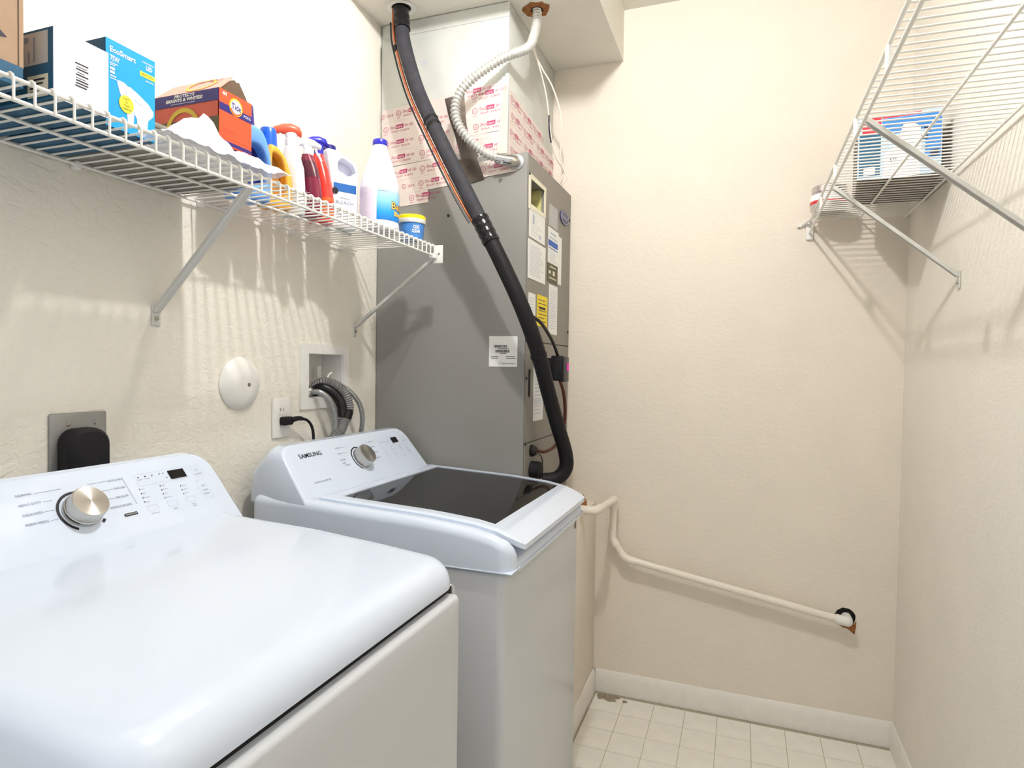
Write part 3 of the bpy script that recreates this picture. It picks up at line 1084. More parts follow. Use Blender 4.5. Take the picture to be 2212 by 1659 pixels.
def tape_logo(fr0, a0_, b0_, sz, bm, bmw, n=.0016, wide=True):
    """printed run: ring mark, brand with block, grade, second line"""
    K = 1.22
    fr = lambda p, q, nn=0: fr0(a0_ + p * K, b0_ + q * K, nn)
    a, b = 0.0, 0.0
    ellipse(fr, a + .009, b + .009, .0085, .0085, n, 14, ri=.84, bm=bm)
    text(fr, 'UL', a + .009, b + .0055, .0065, .008, 'c', n=n, bm=bm)
    text(fr, '181A', a + .009, b - .006, .003, .012, 'c', n=n, bm=bm)
    text(fr, 'Shur', a + .022, b + .008, .0085, .020, n=n, bm=bm, shear=.2)
    poly(fr, [(a + .041, b + .0065), (a + .066, b + .0065), (a + .068, b + .018), (a + .043, b + .018)], n, bm)
    text(fr, 'tape', a + .0435, b + .009, .0065, .020, n=n + .0006, bm=bmw, shear=.2)
    text(fr, 'AF 100', a + .071, b + .0085, .0075, .026, n=n, bm=bm)
    text(fr, '181A-P / 181B-FX', a + .025, b - .003, .0055, .060, n=n, bm=bm)


def rot(fr, a, b, deg):
    c, s = math.cos(R_(deg)), math.sin(R_(deg))
    return Fr(fr(a, b), fr.R * c + fr.U * s, fr.U * c - fr.R * s)


def strip(fr, a, b, deg, length, width, runs, tname='tape_strip', m='tape_pale', n=.001):
    f = rot(fr, a, b, deg)
    o = mk(tname, quad(f, 0, length, 0, width, n, t=.0006), m, pl)
    p, wv = nb(), nb()
    for (ra, kind) in runs:
        if kind == 'd':
            text(f, '0519', ra, width * .38, .0085, .024, n=n + .0005, bm=p)
            ellipse(f, ra - .016, width * .5, .0085, .0085, n + .0005, 14, ri=.84, bm=p)
            text(f, 'UL', ra - .016, width * .5 - .0035, .0065, .008, 'c', n=n + .0005, bm=p)
        else:
            tape_logo(f, ra, width * .28, 1, p, wv, n + .0005)
    mk('printing', p, 'tape_print', o)
    if len(wv.verts):
        mk('printing', wv, 'tape_pale', o)
    else:
        wv.free()
    return o


# near face, from the bottom course up
strip(FT0, .024, 1.846, 4, .17, .048, [(-.01, 'l'), (.095, 'l')][1:] + [(.0, 'l')][:0], n=.0012)
strip(FT0, .001, 1.884, 5, .272, .052, [(.02, 'l')][:0] + [(.115, 'd'), (.155, 'l')], n=.0016)
strip(FT0, .001, 1.934, 5, .282, .050, [(.03, 'l'), (.160, 'l')], n=.0022)
strip(FT1, .001, 1.995, 4, .40, .052, [(.012, 'l'), (.150, 'l'), (.29, 'l')], n=.001)
strip(FT1, .001, 2.047, 4, .465, .054, [(.008, 'l'), (.146, 'l'), (.31, 'd'), (.352, 'l')], n=.0014)
strip(FT1, .001, 2.100, 4, .472, .052, [(.005, 'l'), (.140, 'l'), (.348, 'l')], n=.0018)
strip(FT1, .001, 2.151, 4, .472, .045, [(.020, 'd'), (.055, 'l'), (.345, 'l')], n=.0022)
strip(FT1, .270, 2.188, 4, .204, .034, [(.03, 'l'), (.12, 'l')][:1], n=.0026)
strip(FT0, .375, 1.922, 5, .14, .052, [(.012, 'l')], n=.0022)
strip(FT1, .345, 1.995, 4, .128, .056, [(.0, 'l')], n=.0026)
mk('foil_patch', poly(FT1, [(.245, 2.206), (.318, 2.216), (.322, 2.150), (.335, 2.06), (.375, 2.0), (.36, 1.994), (.31, 1.994), (.285, 2.08), (.262, 2.14)], .0034), 'foil_dark_reflection', pl)  # foil tape strip with its dark reflection painted in
mk('foil_patch', poly(FT0, [(.305, 1.99), (.372, 1.99), (.402, 1.918), (.352, 1.908)], .003), 'foil_dark_reflection', pl)
mk('foil_edge', poly(FT1, [(.440, 2.00), (.473, 2.0), (.473, 2.222), (.462, 2.222), (.448, 2.10)], .0036), 'foil', pl)
# right face
FT2 = Fr((XP + .0004, YP, 0), (0, 1, 0), (0, 0, 1))
strip(FT2, .004, 1.996, -1, .515, .056, [(.02, 'l'), (.15, 'l'), (.28, 'l'), (.40, 'l')], n=.001)
strip(FT2, .004, 2.052, -1, .515, .056, [(.01, 'l'), (.16, 'l'), (.29, 'l'), (.41, 'l')], n=.0014)
strip(FT2, .004, 2.108, -2, .515, .056, [(.02, 'l'), (.15, 'l'), (.30, 'l'), (.42, 'l')], n=.0018)
strip(FT2, .004, 2.164, -3, .36, .050, [(.01, 'l'), (.14, 'l'), (.26, 'l')], n=.0022)
# faded stamps on the bare facing
stp = nb()
text(FT1, 'AF 1 A', .372, 2.436, .018, .085, bm=stp)
text(FT1, '181B-FX', .30, 2.462, .012, .09, bm=stp)
text(FT1, 'FSK', .15, 2.335, .014, .03, bm=stp)
mk('stamp_print', stp, 'print_line', pl)
mk('top_tape', quad(rot(FT1, .002, 2.446, 0), 0, .474, 0, .046, .001, t=.0006), 'duct_board', pl)

# ---------------------------------------------------------------- refrigerant lines
hp = [(.129, 1.872, 2.52), (.132, 1.868, 2.46), (.149, 1.855, 2.371), (.214, 1.83, 2.2), (.302, 1.81, 2.034), (.402, 1.79, 1.859), (.477, 1.785, 1.724), (.545, 1.79, 1.595), (.600, 1.81, 1.47), (.633, 1.86, 1.345), (.649, 1.93, 1.214), (.661, 2.0, 1.104), (.673, 2.058, 1.010), (.672, 2.070, .955), (.645, 2.06, .920), (.600, 2.04, .912)]
hose = thing('suction_line', 'thick black foam insulated pipe running diagonally across the grey cabinet', 'pipe', (.600, 2.04, .912))
mk('upper_sleeve', tube(hp[:8], .0235, 16, 8), 'rubber_hose', hose)
mk('lower_sleeve', tube([(.470, 1.7855, 1.737)] + hp[7:], .0245, 16, 8), 'rubber_black', hose)


def wrap(p, q, r, n=3):
    P, Q = Vector(p), Vector(q)
    pts = [P + (Q - P) * k / 12 for k in range(13)]
    return tube(pts, lambda s: r + .0012 * math.sin(s * 260), 16)


mk('tape_wrap', wrap((.462, 1.786, 1.752), (.503, 1.786, 1.676), .0272), 'tape_black', hose)
mk('tape_wrap', wrap((.128, 1.8715, 2.490), (.140, 1.862, 2.415), .0262), 'tape_black', hose)
mk('sleeve_joint', wrap((.6335, 1.863, 1.338), (.636, 1.874, 1.320), .0256), 'rubber_black', hose)
mk('sleeve_joint', wrap((.272, 1.8165, 2.088), (.290, 1.813, 2.056), .0242), 'rubber_black', hose)
lq = [(p[0] - .027, p[1] - .006, p[2] - .012) for p in hp[:6]] + [(.440, 1.780, 1.742)]
cl = thing('liquid_line', 'thin bare copper tube running along the black insulated pipe', 'pipe', lq[-1])
mk('copper_tube', tube(lq, .0046, 10, 8), 'copper', cl)
mk('cable_tie', tube([Vector(lq[2]) + Vector((.0, -.002, .0)), Vector(lq[2]) + Vector((.004, -.003, -.02))], .0062, 10), 'black_plastic', cl)
lq2 = [(q[0] - .0095, q[1] - .002, q[2] - .004) for q in lq]
c2 = mk('control_cable', tube(lq2[1:7], .0030, 8, 8), 'black_plastic', base=lq2[6], label='thin dark control cable strapped beside the copper tube', cat='cable')

# black float switch with its leads
fs = thing('float_switch', 'small black plastic switch box with a pink sticker beside the black pipe', 'switch box', (.640, 2.085, 1.25))
mk('housing', box(.617, .657, 2.055, 2.115, 1.252, 1.338, .004, 2), 'black_plastic', fs)
mk('housing_cover', box(.657, .664, 2.051, 2.119, 1.248, 1.334, .003, 2), 'black_plastic', fs)
mk('sticker', quad(Fr((.6645, 0, 0), (0, 1, 0), (0, 0, 1)), 2.090, 2.114, 1.286, 1.314, .0008, t=.0008), 'pink_sticker', fs)
mk('mount_plate', box(XA + .0005, .617, 2.065, 2.105, 1.26, 1.33, .002, 1), 'black_plastic', fs)
mk('lead_wire', tube([(.622, 1.842, 1.452), (.634, 1.885, 1.436), (.640, 1.96, 1.40), (.640, 2.02, 1.368), (.639, 2.065, 1.336)], .0055, 8, 6), 'black_plastic', fs)
mk('lead_wire', tube([(.638, 2.10, 1.252), (.640, 2.14, 1.21), (.640, 2.165, 1.15), (.638, 2.16, 1.08), (.640, 2.11, 1.03)], .006, 8, 6), 'copper_dark', fs)

# flexible conduit
cp = [(.556, 2.027, 2.51), (.559, 2.022, 2.46), (.557, 2.0, 2.398), (.549, 1.96, 2.337), (.492, 1.90, 2.288), (.421, 1.87, 2.236), (.365, 1.855, 2.184), (.342, 1.852, 2.121), (.363, 1.862, 2.055), (.420, 1.885, 1.996), (.475, 1.902, 1.968)]
cn = thing('flexible_conduit', 'looped pale corrugated metal conduit hanging in front of the duct box', 'conduit', (.52, YA, 1.962))
pts = resample(cp, .0014)
mk('corrugated_tube', tube(pts, lambda s: .0136 + .0026 * math.sin(s * 2 * math.pi / .0125), 14), 'conduit_metal', cn)
mk('connector', tube([(.468, 1.900, 1.970), (.49, 1.907, 1.965), (.512, 1.914, 1.962), (.522, 1.922, 1.962), (.524, 1.9365, 1.962)], .0172, 16, 5), 'chrome', cn)
mk('locknut', lathe([(.026, 0), (.026, .003), (.020, .005), (0, .005)], (.524, YA, 1.962), 20, axis=(0, -1, 0)), 'galv', cn)
mk('clamp_screw', lathe([(.006, 0), (.006, .006), (0, .007)], (.492, 1.890, 1.952), 10, axis=(.1, -1, -.4)), 'chrome', cn)

tw = thing('thermostat_wire', 'pair of thin cream wires dangling from the rusty ceiling hole to the cabinet', 'wire', (.55, 2.35, ZA))
mk('wire', tube([(.545, 2.03, 2.50), (.536, 2.04, 2.45), (.530, 2.05, 2.42), (.525, 2.10, 2.392), (.540, 2.15, 2.353), (.562, 2.20, 2.31), (.578, 2.25, 2.24), (.576, 2.28, 2.17), (.565, 2.31, 2.10), (.570, 2.34, 2.045), (.545, 2.35, 1.995)], .0032, 8, 8), 'pvc', tw)
mk('wire', tube([(.548, 2.032, 2.50), (.541, 2.045, 2.44), (.534, 2.06, 2.41), (.528, 2.11, 2.385), (.536, 2.16, 2.33), (.546, 2.19, 2.26), (.551, 2.21, 2.18), (.556, 2.26, 2.09), (.572, 2.33, 2.05), (.582, 2.345, 2.02), (.550, 2.352, 1.995)], .0024, 8, 8), 'pvc', tw)
mk('lead_end', tube([(.551, 2.20, 2.21), (.5515, 2.205, 2.16), (.553, 2.225, 2.12)], .0028, 8, 4), 'print_dark', tw)

# ---------------------------------------------------------------- condensate drain pipe
r_ = .0134
pp = thing('drain_pipe', 'white plastic drain pipe sloping along the far wall into a hole', 'pipe', (1.59, D - .03, .43))
yw = D - .047
mk('pipe', tube([(.585, 2.20, .787), (.715, 2.20, .787)], r_, 14), 'pvc', pp)
mk('elbow', tube([(.695, 2.20, .787), (.725, 2.20, .787), (.745, 2.206, .787), (.753, 2.225, .787), (.755, 2.25, .787)], r_ * 1.22, 14, 4), 'pvc', pp)
mk('pipe', tube([(.755, 2.235, .787), (.772, 2.405, .788)], r_, 14), 'pvc', pp)
mk('elbow', tube([(.7705, 2.39, .788), (.773, yw - .012, .788), (.773, yw, .780), (.772, yw, .762), (.772, yw, .752)], r_ * 1.25, 14, 4), 'pvc', pp)
mk('pipe', tube([(.772, yw, .765), (.769, yw, .645)], r_, 14), 'pvc', pp)
mk('elbow', tube([(.769, yw, .668), (.769, yw, .640), (.774, yw, .624), (.786, yw, .606)], r_ * 1.22, 14, 4), 'pvc', pp)
mk('pipe', tube([(.780, yw, .615), (.812, yw, .570)], r_, 14), 'pvc', pp)
mk('elbow', tube([(.802, yw, .583), (.815, yw, .568), (.836, yw, .558), (.862, yw, .553)], r_ * 1.22, 14, 4), 'pvc', pp)
mk('pipe', tube([(.850, yw, .556), (1.565, yw, .437)], r_, 14), 'pvc', pp)
mk('elbow', tube([(1.555, yw, .4385), (1.582, yw, .434), (1.594, yw + .008, .432), (1.594, D + .02, .432)], r_ * 1.25, 14, 4), 'white_plastic', pp)
mk('drain_fitting', lathe([(.022, 0), (.022, .03), (.016, .04), (.010, .055), (0, .056)], (.672, 2.30, PZ), 14), 'rust', base=(.672, 2.30, PZ), label='rusty brown fitting stub on the ledge behind the washer', cat='fitting')

# ---------------------------------------------------------------- wall fittings on the left wall
# grey range outlet and its black plug
ro = thing('range_outlet', 'grey metal outlet plate with a bulky black plug above the dryer', 'outlet', (0, .867, 1.135))
mk('plate', box(.0005, .006, .810, .924, 1.075, 1.194, .003, 2), 'grey_plate', ro)
for y_ in (.845, .900):
    mk('screw', lathe([(.004, 0), (.003, .002), (0, .0025)], (.006, y_, 1.172), 10, axis=(1, 0, 0)), 'steel', ro)
pg = thing('range_plug', 'black angled appliance plug pushed into the grey outlet plate', 'plug', (.02, .862, 1.12))
rings = []
for x_, k in ((.0065, .90), (.010, .96), (.022, 1.0), (.034, .99), (.044, .93), (.050, .80)):
    rings.append([(x_, .862 + (a - .862) * k, 1.128 + (b - 1.128) * k) for a, b in rrect(.820, .904, 1.070, 1.166, .02, 6, (.01, .01, .034, .03))])
mk('plug_body', loft(rings), 'rubber_black', pg)
mk('plug_cord', tube([(.030, .862, 1.10), (.034, .862, 1.06), (.036, .862, 1.00), (.030, .862, .93)], .013, 12, 5), 'rubber_black', pg)
# clean-out cover
cl_ = thing('cleanout_cover', 'round white domed cleanout cover screwed to the wall', 'wall cover', (0, 1.291, 1.243))
mk('dome', lathe([(.068, .0005), (.069, .003), (.066, .008), (.060, .013), (.050, .020), (.036, .026), (.020, .028), (.008, .0275), (0, .027)], (0, 1.291, 1.243), 40, axis=(1, 0, 0)), 'white_plastic', cl_)
mk('screw', lathe([(.0055, 0), (.005, .002), (0, .0012)], (.0268, 1.297, 1.240), 12, axis=(1, 0, 0)), 'steel', cl_)
# duplex outlet
do = thing('wall_outlet', 'white wall outlet plate left of the recessed hose box', 'outlet', (0, 1.446, 1.143))
mk('plate', box(.0005, .006, 1.411, 1.483, 1.086, 1.199, .0025, 2), 'white_plastic', do)
for z_ in (1.165, 1.121):
    rc_ = mk('receptacle', poly(Fr((.006, 0, 0), (0, 1, 0), (0, 0, 1)), rrect(1.430, 1.464, z_ - .014, z_ + .014, .009), .001, t=.001), 'white_plastic', do)
    sl = nb()
    for y_ in (1.441, 1.453):
        quad(Fr((.007, 0, 0), (0, 1, 0), (0, 0, 1)), y_ - .001, y_ + .001, z_ - .003, z_ + .005, .0002, bm=sl, t=.0001)
    mk('slot', sl, 'print_black', rc_)
wp = thing('washer_plug', 'black washer plug with its cord dropping from the white outlet', 'plug', (.02, 1.45, 1.14))
mk('plug_body', box(.0075, .030, 1.434, 1.470, 1.122, 1.146, .005, 2), 'rubber_black', wp)
mk('strain_relief', tube([(.024, 1.464, 1.136), (.028, 1.490, 1.139), (.030, 1.503, 1.137)], lambda s: .0085 - s * .06, 10, 4), 'rubber_black', wp)
mk('cord', tube([(.030, 1.500, 1.138), (.033, 1.525, 1.130), (.036, 1.541, 1.110), (.038, 1.546, 1.08), (.038, 1.546, 1.03), (.032, 1.55, .96)], .0042, 8, 6), 'rubber_black', wp)
# washer outlet box
ob = thing('hose_box', 'recessed white washer hookup box with taps and a drain', 'outlet box', (0, 1.65, 1.26))
mk('box_flange', holed(Fr((.0055, 0, 0), (0, 1, 0), (0, 0, 1)), rrect(1.528, 1.770, 1.160, 1.358, .004), [[(BOXH[0] + .0015, BOXH[2] + .0015), (BOXH[1] - .0015, BOXH[2] + .0015), (BOXH[1] - .0015, BOXH[3] - .0015), (BOXH[0] + .0015, BOXH[3] - .0015)]], .005), 'white_plastic', ob)
y0_, y1_, z0_, z1_ = BOXH[0] + .0012, BOXH[1] - .0012, BOXH[2] + .0012, BOXH[3] - .0012
inn = nb()
for a in (box(-.084, -.080, y0_, y1_, z0_, z1_, bm=inn), box(-.080, .001, y0_, y0_ + .002, z0_, z1_, bm=inn), box(-.080, .001, y1_ - .002, y1_, z0_, z1_, bm=inn), box(-.080, .001, y0_, y1_, z0_, z0_ + .002, bm=inn), box(-.080, .001, y0_, y1_, z1_ - .002, z1_, bm=inn)):
    pass
mk('box_liner', inn, 'white_plastic', ob)
hv = mk('hot_valve', lathe([(.012, 0), (.012, .03), (.015, .032), (.015, .05), (0, .05)], (-.065, 1.588, z0_ + .002), 14), 'chrome', ob)
mk('valve_handle', box(-.072, -.040, 1.582, 1.594, 1.240, 1.252, .003, 2), 'valve_red', hv)
cv = mk('cold_valve', lathe([(.010, 0), (.010, .02), (.008, .022), (.008, .055), (0, .055)], (-.055, 1.690, z0_ + .002), 14), 'chrome', ob)
mk('valve_handle', box(-.060, -.050, 1.680, 1.700, 1.252, 1.292, .004, 2), 'white_plastic', cv)
# hoses
h1 = thing('supply_hose', 'braided steel water hose curving from the left tap of the hose box', 'hose', (.05, 1.6, 1.0))
mk('hose_nut', lathe([(.014, 0), (.014, .022), (.011, .026), (0, .026)], (-.020, 1.578, 1.214), 14, axis=(1, .1, -.05)), 'chrome', h1)
mk('hose_tube', tube([(-.002, 1.580, 1.213), (.030, 1.590, 1.210), (.048, 1.612, 1.185), (.052, 1.632, 1.14), (.046, 1.640, 1.09), (.030, 1.642, 1.02), (.022, 1.645, .96)], .0085, 12, 8), 'galv', h1)
h2 = thing('supply_hose', 'braided steel water hose curving right of the grey drain hose', 'hose', (.05, 1.8, 1.0))
mk('hose_nut', lathe([(.013, 0), (.013, .02), (0, .02)], (-.030, 1.700, 1.232), 14, axis=(1, .2, -.1)), 'chrome', h2)
mk('hose_tube', tube([(-.012, 1.704, 1.230), (.020, 1.722, 1.222), (.045, 1.748, 1.19), (.055, 1.768, 1.15), (.050, 1.782, 1.10), (.032, 1.787, 1.03), (.022, 1.79, .96)], .0080, 12, 8), 'galv', h2)
dh = thing('drain_hose', 'grey ribbed drain hose with a black bend hooked into the hose box', 'hose', (.05, 1.6, 1.0))
bend = [(-.050, 1.640, 1.205), (-.030, 1.640, 1.226), (.0, 1.645, 1.240), (.030, 1.660, 1.232), (.052, 1.680, 1.205), (.062, 1.688, 1.165), (.062, 1.680, 1.135), (.060, 1.668, 1.118)]
pts = resample(bend, .0010)
mk('ribbed_tube', tube(pts, lambda s: .0155 + .0014 * math.sin(s * 2 * math.pi / .0070), 14), 'corrugated', dh)
mk('hook_guide', tube([(-.045, 1.632, 1.19), (-.022, 1.630, 1.213), (.0, 1.634, 1.222), (.022, 1.646, 1.214), (.040, 1.664, 1.190), (.050, 1.672, 1.16), (.052, 1.668, 1.13)], .0165, 12, 5), 'black_plastic', dh)
mk('black_collar', tube([(.0615, 1.684, 1.152), (.0605, 1.674, 1.126)], .0185, 14), 'black_gloss', dh)
pts = resample([(.060, 1.668, 1.120), (.058, 1.648, 1.090), (.048, 1.622, 1.060), (.033, 1.600, 1.02), (.026, 1.59, .97)], .0010)
mk('ribbed_tube', tube(pts, lambda s: .0165 + .0014 * math.sin(s * 2 * math.pi / .0070), 14), 'corrugated', dh)
mk('zip_tie', tube([(.0, 1.66, 1.245), (-.005, 1.674, 1.262), (-.004, 1.69, 1.27)], .003, 6, 4), 'white_plastic', dh)

# ---------------------------------------------------------------- wire shelves
ZD = 1.680
SX, SY0, SY1 = .303, .40, 1.797


def brace(parent, top, foot, facing, wd=.018):
    """flat channel strut from the shelf lip to a wall foot with a screw"""
    T, Fo = Vector(top), Vector(foot)
    d = (Fo - T).normalized()
    side = Vector((0, 1, 0))
    nn = d.cross(side).normalized()
    bm = nb()
    prof = [(-wd / 2, 0.004), (-wd / 2 + .002, .0055), (wd / 2 - .002, .0055), (wd / 2, .004), (wd / 2, -.004), (wd / 2 - .003, -.004), (wd / 2 - .003, .002), (-wd / 2 + .003, .002), (-wd / 2 + .003, -.004), (-wd / 2, -.004)]
    loft([[p + side * a + nn * b for a, b in prof] for p in (T, Fo)], bm)
    br = mk('brace', bm, 'brace_grey', parent)
    x0_, x1_ = sorted((foot[0] - facing * .004, foot[0] - facing * .0005))
    mk('foot', box(x0_, x1_, foot[1] - wd * .62, foot[1] + wd * .62, foot[2] - .034, foot[2] + .012, .0012, 1), 'brace_grey', br)
    mk('screw', lathe([(.0052, 0), (.0045, .002), (0, .003)], (foot[0] + facing * .0001, foot[1], foot[2] - .017), 10, axis=(facing, 0, 0)), 'steel', br)
    return br


ls = thing('wire_shelf', 'white wire shelf on the left wall carrying the boxes and bottles', 'shelf', (0, 1.1, ZD))
mk('front_rail', tube([(SX, SY0, ZD - .034), (SX, SY1, ZD - .034)], .0030, 10), 'wire_white', ls)
mk('lip_rail', tube([(SX - .0045, SY0, ZD - .0035), (SX - .0045, SY1, ZD - .0035)], .0030, 10), 'wire_white', ls)
mk('back_rail', tube([(.012, SY0, ZD - .004), (.012, SY1, ZD - .004)], .0030, 10), 'wire_white', ls)
mk('middle_rail', tube([(.142, SY0, ZD - .0045), (.142, 1.575, ZD - .0045)], .0030, 10), 'wire_white', ls)
wire_me = None
n_w = 50
for i in range(n_w):
    y_ = SY1 - .006 - i * .0272
    if y_ < SY0:
        break
    if wire_me is None:
        o = mk('deck_wire', tube([(.010, 0, 0), (.290, 0, 0), (.300, 0, .0012), (.3045, 0, -.002), (.3062, 0, -.008), (.3062, 0, -.036)], .0021, 6), 'wire_white', None)
        o.parent = ls
        wire_me = o.data
    else:
        o = bpy.data.objects.new('deck_wire', wire_me)
        col.objects.link(o)
        o.parent = ls
    o.location = (0, y_ - 1.1, 0)
brace(ls, (.300, 1.004, 1.648), (.0045, 1.042, 1.410), 1)
brace(ls, (.300, 1.800, 1.640), (.0045, 1.806, 1.425), 1, .014)
eb = mk('end_bracket', box(.296, .331, 1.798, 1.803, 1.622, 1.680, .003, 2), 'white_plastic', ls)
mk('end_bracket_lug', box(.292, .312, 1.780, 1.798, 1.636, 1.652, .002, 1), 'white_plastic', ls)
mk('screw', lathe([(.004, 0), (.003, .002), (0, .003)], (.318, 1.798, 1.652), 10, axis=(0, -1, 0)), 'steel', eb)
for y_ in (.55, .86, 1.16, 1.48, 1.72):
    mk('wall_clip', box(.0005, .017, y_ - .006, y_ + .006, ZD - .014, ZD + .003, .003, 2), 'white_plastic', ls)

ZR, XR = 1.830, 1.442
rs = thing('wire_shelf', 'white wire shelf on the right wall carrying the red and blue carton', 'shelf', (W, 1.6, ZR))
mk('lip_rail', tube([(XR, .45, ZR - .001), (XR, D - .004, ZR - .001)], .0038, 10), 'wire_white', rs)
mk('front_rail', tube([(XR, .45, ZR - .043), (XR, D - .004, ZR - .043)], .0038, 10), 'wire_white', rs)
mk('back_rail', tube([(W - .012, .45, ZR - .004), (W - .012, D - .004, ZR - .004)], .0032, 10), 'wire_white', rs)
mk('middle_rail', tube([(1.597, .45, ZR - .0045), (1.597, D - .004, ZR - .0045)], .0030, 10), 'wire_white', rs)
rw_me = None
for i in range(74):
    y_ = D - .012 - i * .0264
    if rw_me is None:
        o = mk('deck_wire', tube([(XR - W + .001, 0, .0025), (-.010, 0, .0)], .0019, 6), 'wire_white', None)
        o.parent = rs
        rw_me = o.data
    else:
        o = bpy.data.objects.new('deck_wire', rw_me)
        col.objects.link(o)
        o.parent = rs
    o.location = (0, y_ - 1.6, 0)
for y_ in (1.18, 1.495, 1.81, 2.12):
    mk('lip_clip', box(XR - .0035, XR + .0035, y_ - .011, y_ + .011, ZR - .043, ZR - .001, .0015, 1), 'white_plastic', rs)
brace(rs, (XR + .002, 1.905, ZR - .030), (W - .0045, 1.912, 1.548), -1, .016)
brace(rs, (XR + .002, 1.420, ZR - .030), (W - .0045, 1.427, 1.548), -1, .020)
erb = mk('end_bracket', box(XR - .012, XR + .012, D - .012, D - .0005, ZR - .066, ZR + .004, .003, 2), 'white_plastic', rs)
mk('hook_arm', tube([(XR - .034, D - .006, ZR - .018), (XR - .020, D - .012, ZR - .010), (XR, D - .06, ZR - .004), (XR + .004, D - .14, ZR - .006)], .0055, 8, 4), 'white_plastic', erb)
mk('screw', lathe([(.005, 0), (.004, .004), (0, .005)], (XR - .036, D - .0005, ZR - .020), 10, axis=(0, -1, 0)), 'steel', erb)

# ---------------------------------------------------------------- things on the left shelf
ZI = ZD + .0024                       # top of the deck wires


def carton(name, x0, x1, y0, y1, z0, z1, m, label, cat='box', rz=0, group=None):
    c = Vector(((x0 + x1) / 2, (y0 + y1) / 2, z0))
    t = thing(name, label, cat, c, group)
    mk('carton', box(x0, x1, y0, y1, z0, z1, .0012, 1), m, t)
    return t


fb = carton('bulb_box', .006, .258, .430, .610, ZI, ZI + .030, 'box_teal', 'flat teal carton under the brown cardboard box')
cbx = thing('cardboard_box', 'brown cardboard box stacked on a flat teal carton', 'box', (.15, .515, ZI + .0305))
mk('carton', box(.008, .252, .415, .615, ZI + .0305, ZI + .26, .002, 1), 'cardboard', cbx)
mk('flap_seam', quad(Fr((.252, 0, 0), (0, 1, 0), (0, 0, 1)), .606, .6075, ZI + .033, ZI + .255, .0006), 'cardboard_dark', cbx)
mk('arrow_mark', poly(Fr((.252, 0, 0), (0, 1, 0), (0, 0, 1)), [(.570, 1.764), (.592, 1.748), (.570, 1.742)], .0006), 'print_dark', cbx)

ba = carton('bulb_box', .006, .272, .641, .727, ZI, ZI + .104, 'box_teal', 'teal bulb carton with a plain white barcode side')
FA = Fr((.272, 0, 0), (0, 1, 0), (0, 0, 1))
wf = mk('white_side', quad(FA, .6415, .7265, ZI + .0005, ZI + .1035, .0008, t=.0008), 'box_white', ba)
bcs = nb()
for k, (a0_, a1_) in enumerate(((0, 1), (.1, .9), (.05, 1), (.15, .7), (.05, 1), (.05, .8), (.05, 1), (.05, 1), (0, .9))):
    quad(FA, .6735 + .020 * a0_, .6735 + .020 * a1_, ZI + .064 - .0042 * k, ZI + .064 - .0042 * k + (.0020 if k % 2 == 0 or k == 7 else .0009), .0012, bm=bcs, t=.0002)
mk('barcode', bcs, 'print_dark', wf)
FS = Fr((0, .641, 0), (1, 0, 0), (0, 0, 1))
ds = mk('data_panel', quad(FS, .175, .262, ZI + .052, ZI + .099, .0008, t=.0008), 'paper_grey', ba)
dl = nb()
for k in range(5):
    quad(FS, .184 + .012 * k, .1865 + .012 * k, ZI + .056, ZI + .092 - (.02 * (k % 2)), .0012, bm=dl, t=.0002)
quad(FS, .212, .220, ZI + .086, ZI + .094, .0012, bm=dl, t=.0002)
mk('printing', dl, 'print_grey', ds)
ds2 = mk('data_panel', quad(FS, .218, .262, ZI + .004, ZI + .036, .0008, t=.0008), 'frame_cream', ba)
dl = nb()
for k in range(4):
    quad(FS, .224, .256 - .004 * k, ZI + .028 - .006 * k, ZI + .0305 - .006 * k, .0012, bm=dl, t=.0002)
mk('printing', dl, 'print_dark', ds2)

bb = carton('bulb_box', .006, .245, .742, .834, ZI, ZI + .1425, 'box_teal', 'bright blue light bulb carton showing floodlight bulbs')
FB = Fr((.245, .742, ZI), (0, 1, 0), (0, 0, 1))      # face 92 x 142 mm
bf = mk('blue_side', quad(FB, .0005, .0915, .0005, .142, .0008, t=.0008), 'box_blue', bb)
t_ = nb()
text(FB, 'EcoSmart', .007, .1225, .0085, .047, n=.0013, bm=t_, bold=.0003)
text(FB, '75W', .0075, .1080, .0088, .0165, n=.0013, bm=t_, bold=.0003)
for k, (a1_, h_) in enumerate(((.021, .0015), (.016, .0015), (.016, .004), (.0155, .004), (.018, .002), (.0225, .0012))):
    z_ = (.1035, .1005, .0935, .0875, .0825, .079)[k]
    quad(FB, .0075, a1_, z_, z_ + h_, .0013, bm=t_, t=.0002)
text(FB, 'DIMMABLE', .0885, .1300, .0032, .022, 'r', n=.0013, bm=t_)
text(FB, 'LED', .086, .1205, .0072, .0125, 'r', n=.0013, bm=t_, bold=.0003)
text(FB, '3000K', .0895, .1000, .0028, .017, 'r', n=.0013, bm=t_)
mk('lettering', t_, 'print_white', bf)
yb = mk('yellow_strip', quad(FB, .062, .0915, .1065, .1145, .0012, t=.0004), 'print_yellow', bf)
mk('lettering', text(FB, 'BRIGHT WHITE', .0765, .1090, .0032, .022, 'c', n=.0016), 'print_dark', bf)
bp_ = nb()
poly(FB, [(.020, .077), (.024, .0815), (.033, .081), (.050, .0725), (.066, .066), (.072, .060), (.060, .052), (.052, .040), (.050, .018), (.046, .010), (.040, .011), (.038, .030), (.030, .050), (.024, .064)], .0011, bp_)
mk('bulb_picture', bp_, 'bulb_print', bf)
bp_ = nb()
poly(FB, [(.036, .073), (.042, .0785), (.056, .0735), (.078, .0625), (.0885, .052), (.0875, .044), (.078, .034), (.075, .012), (.071, .003), (.064, .002), (.058, .010), (.056, .030), (.046, .044), (.038, .060)], .0014, bp_)
mk('bulb_picture', bp_, 'bulb_print2', bf)
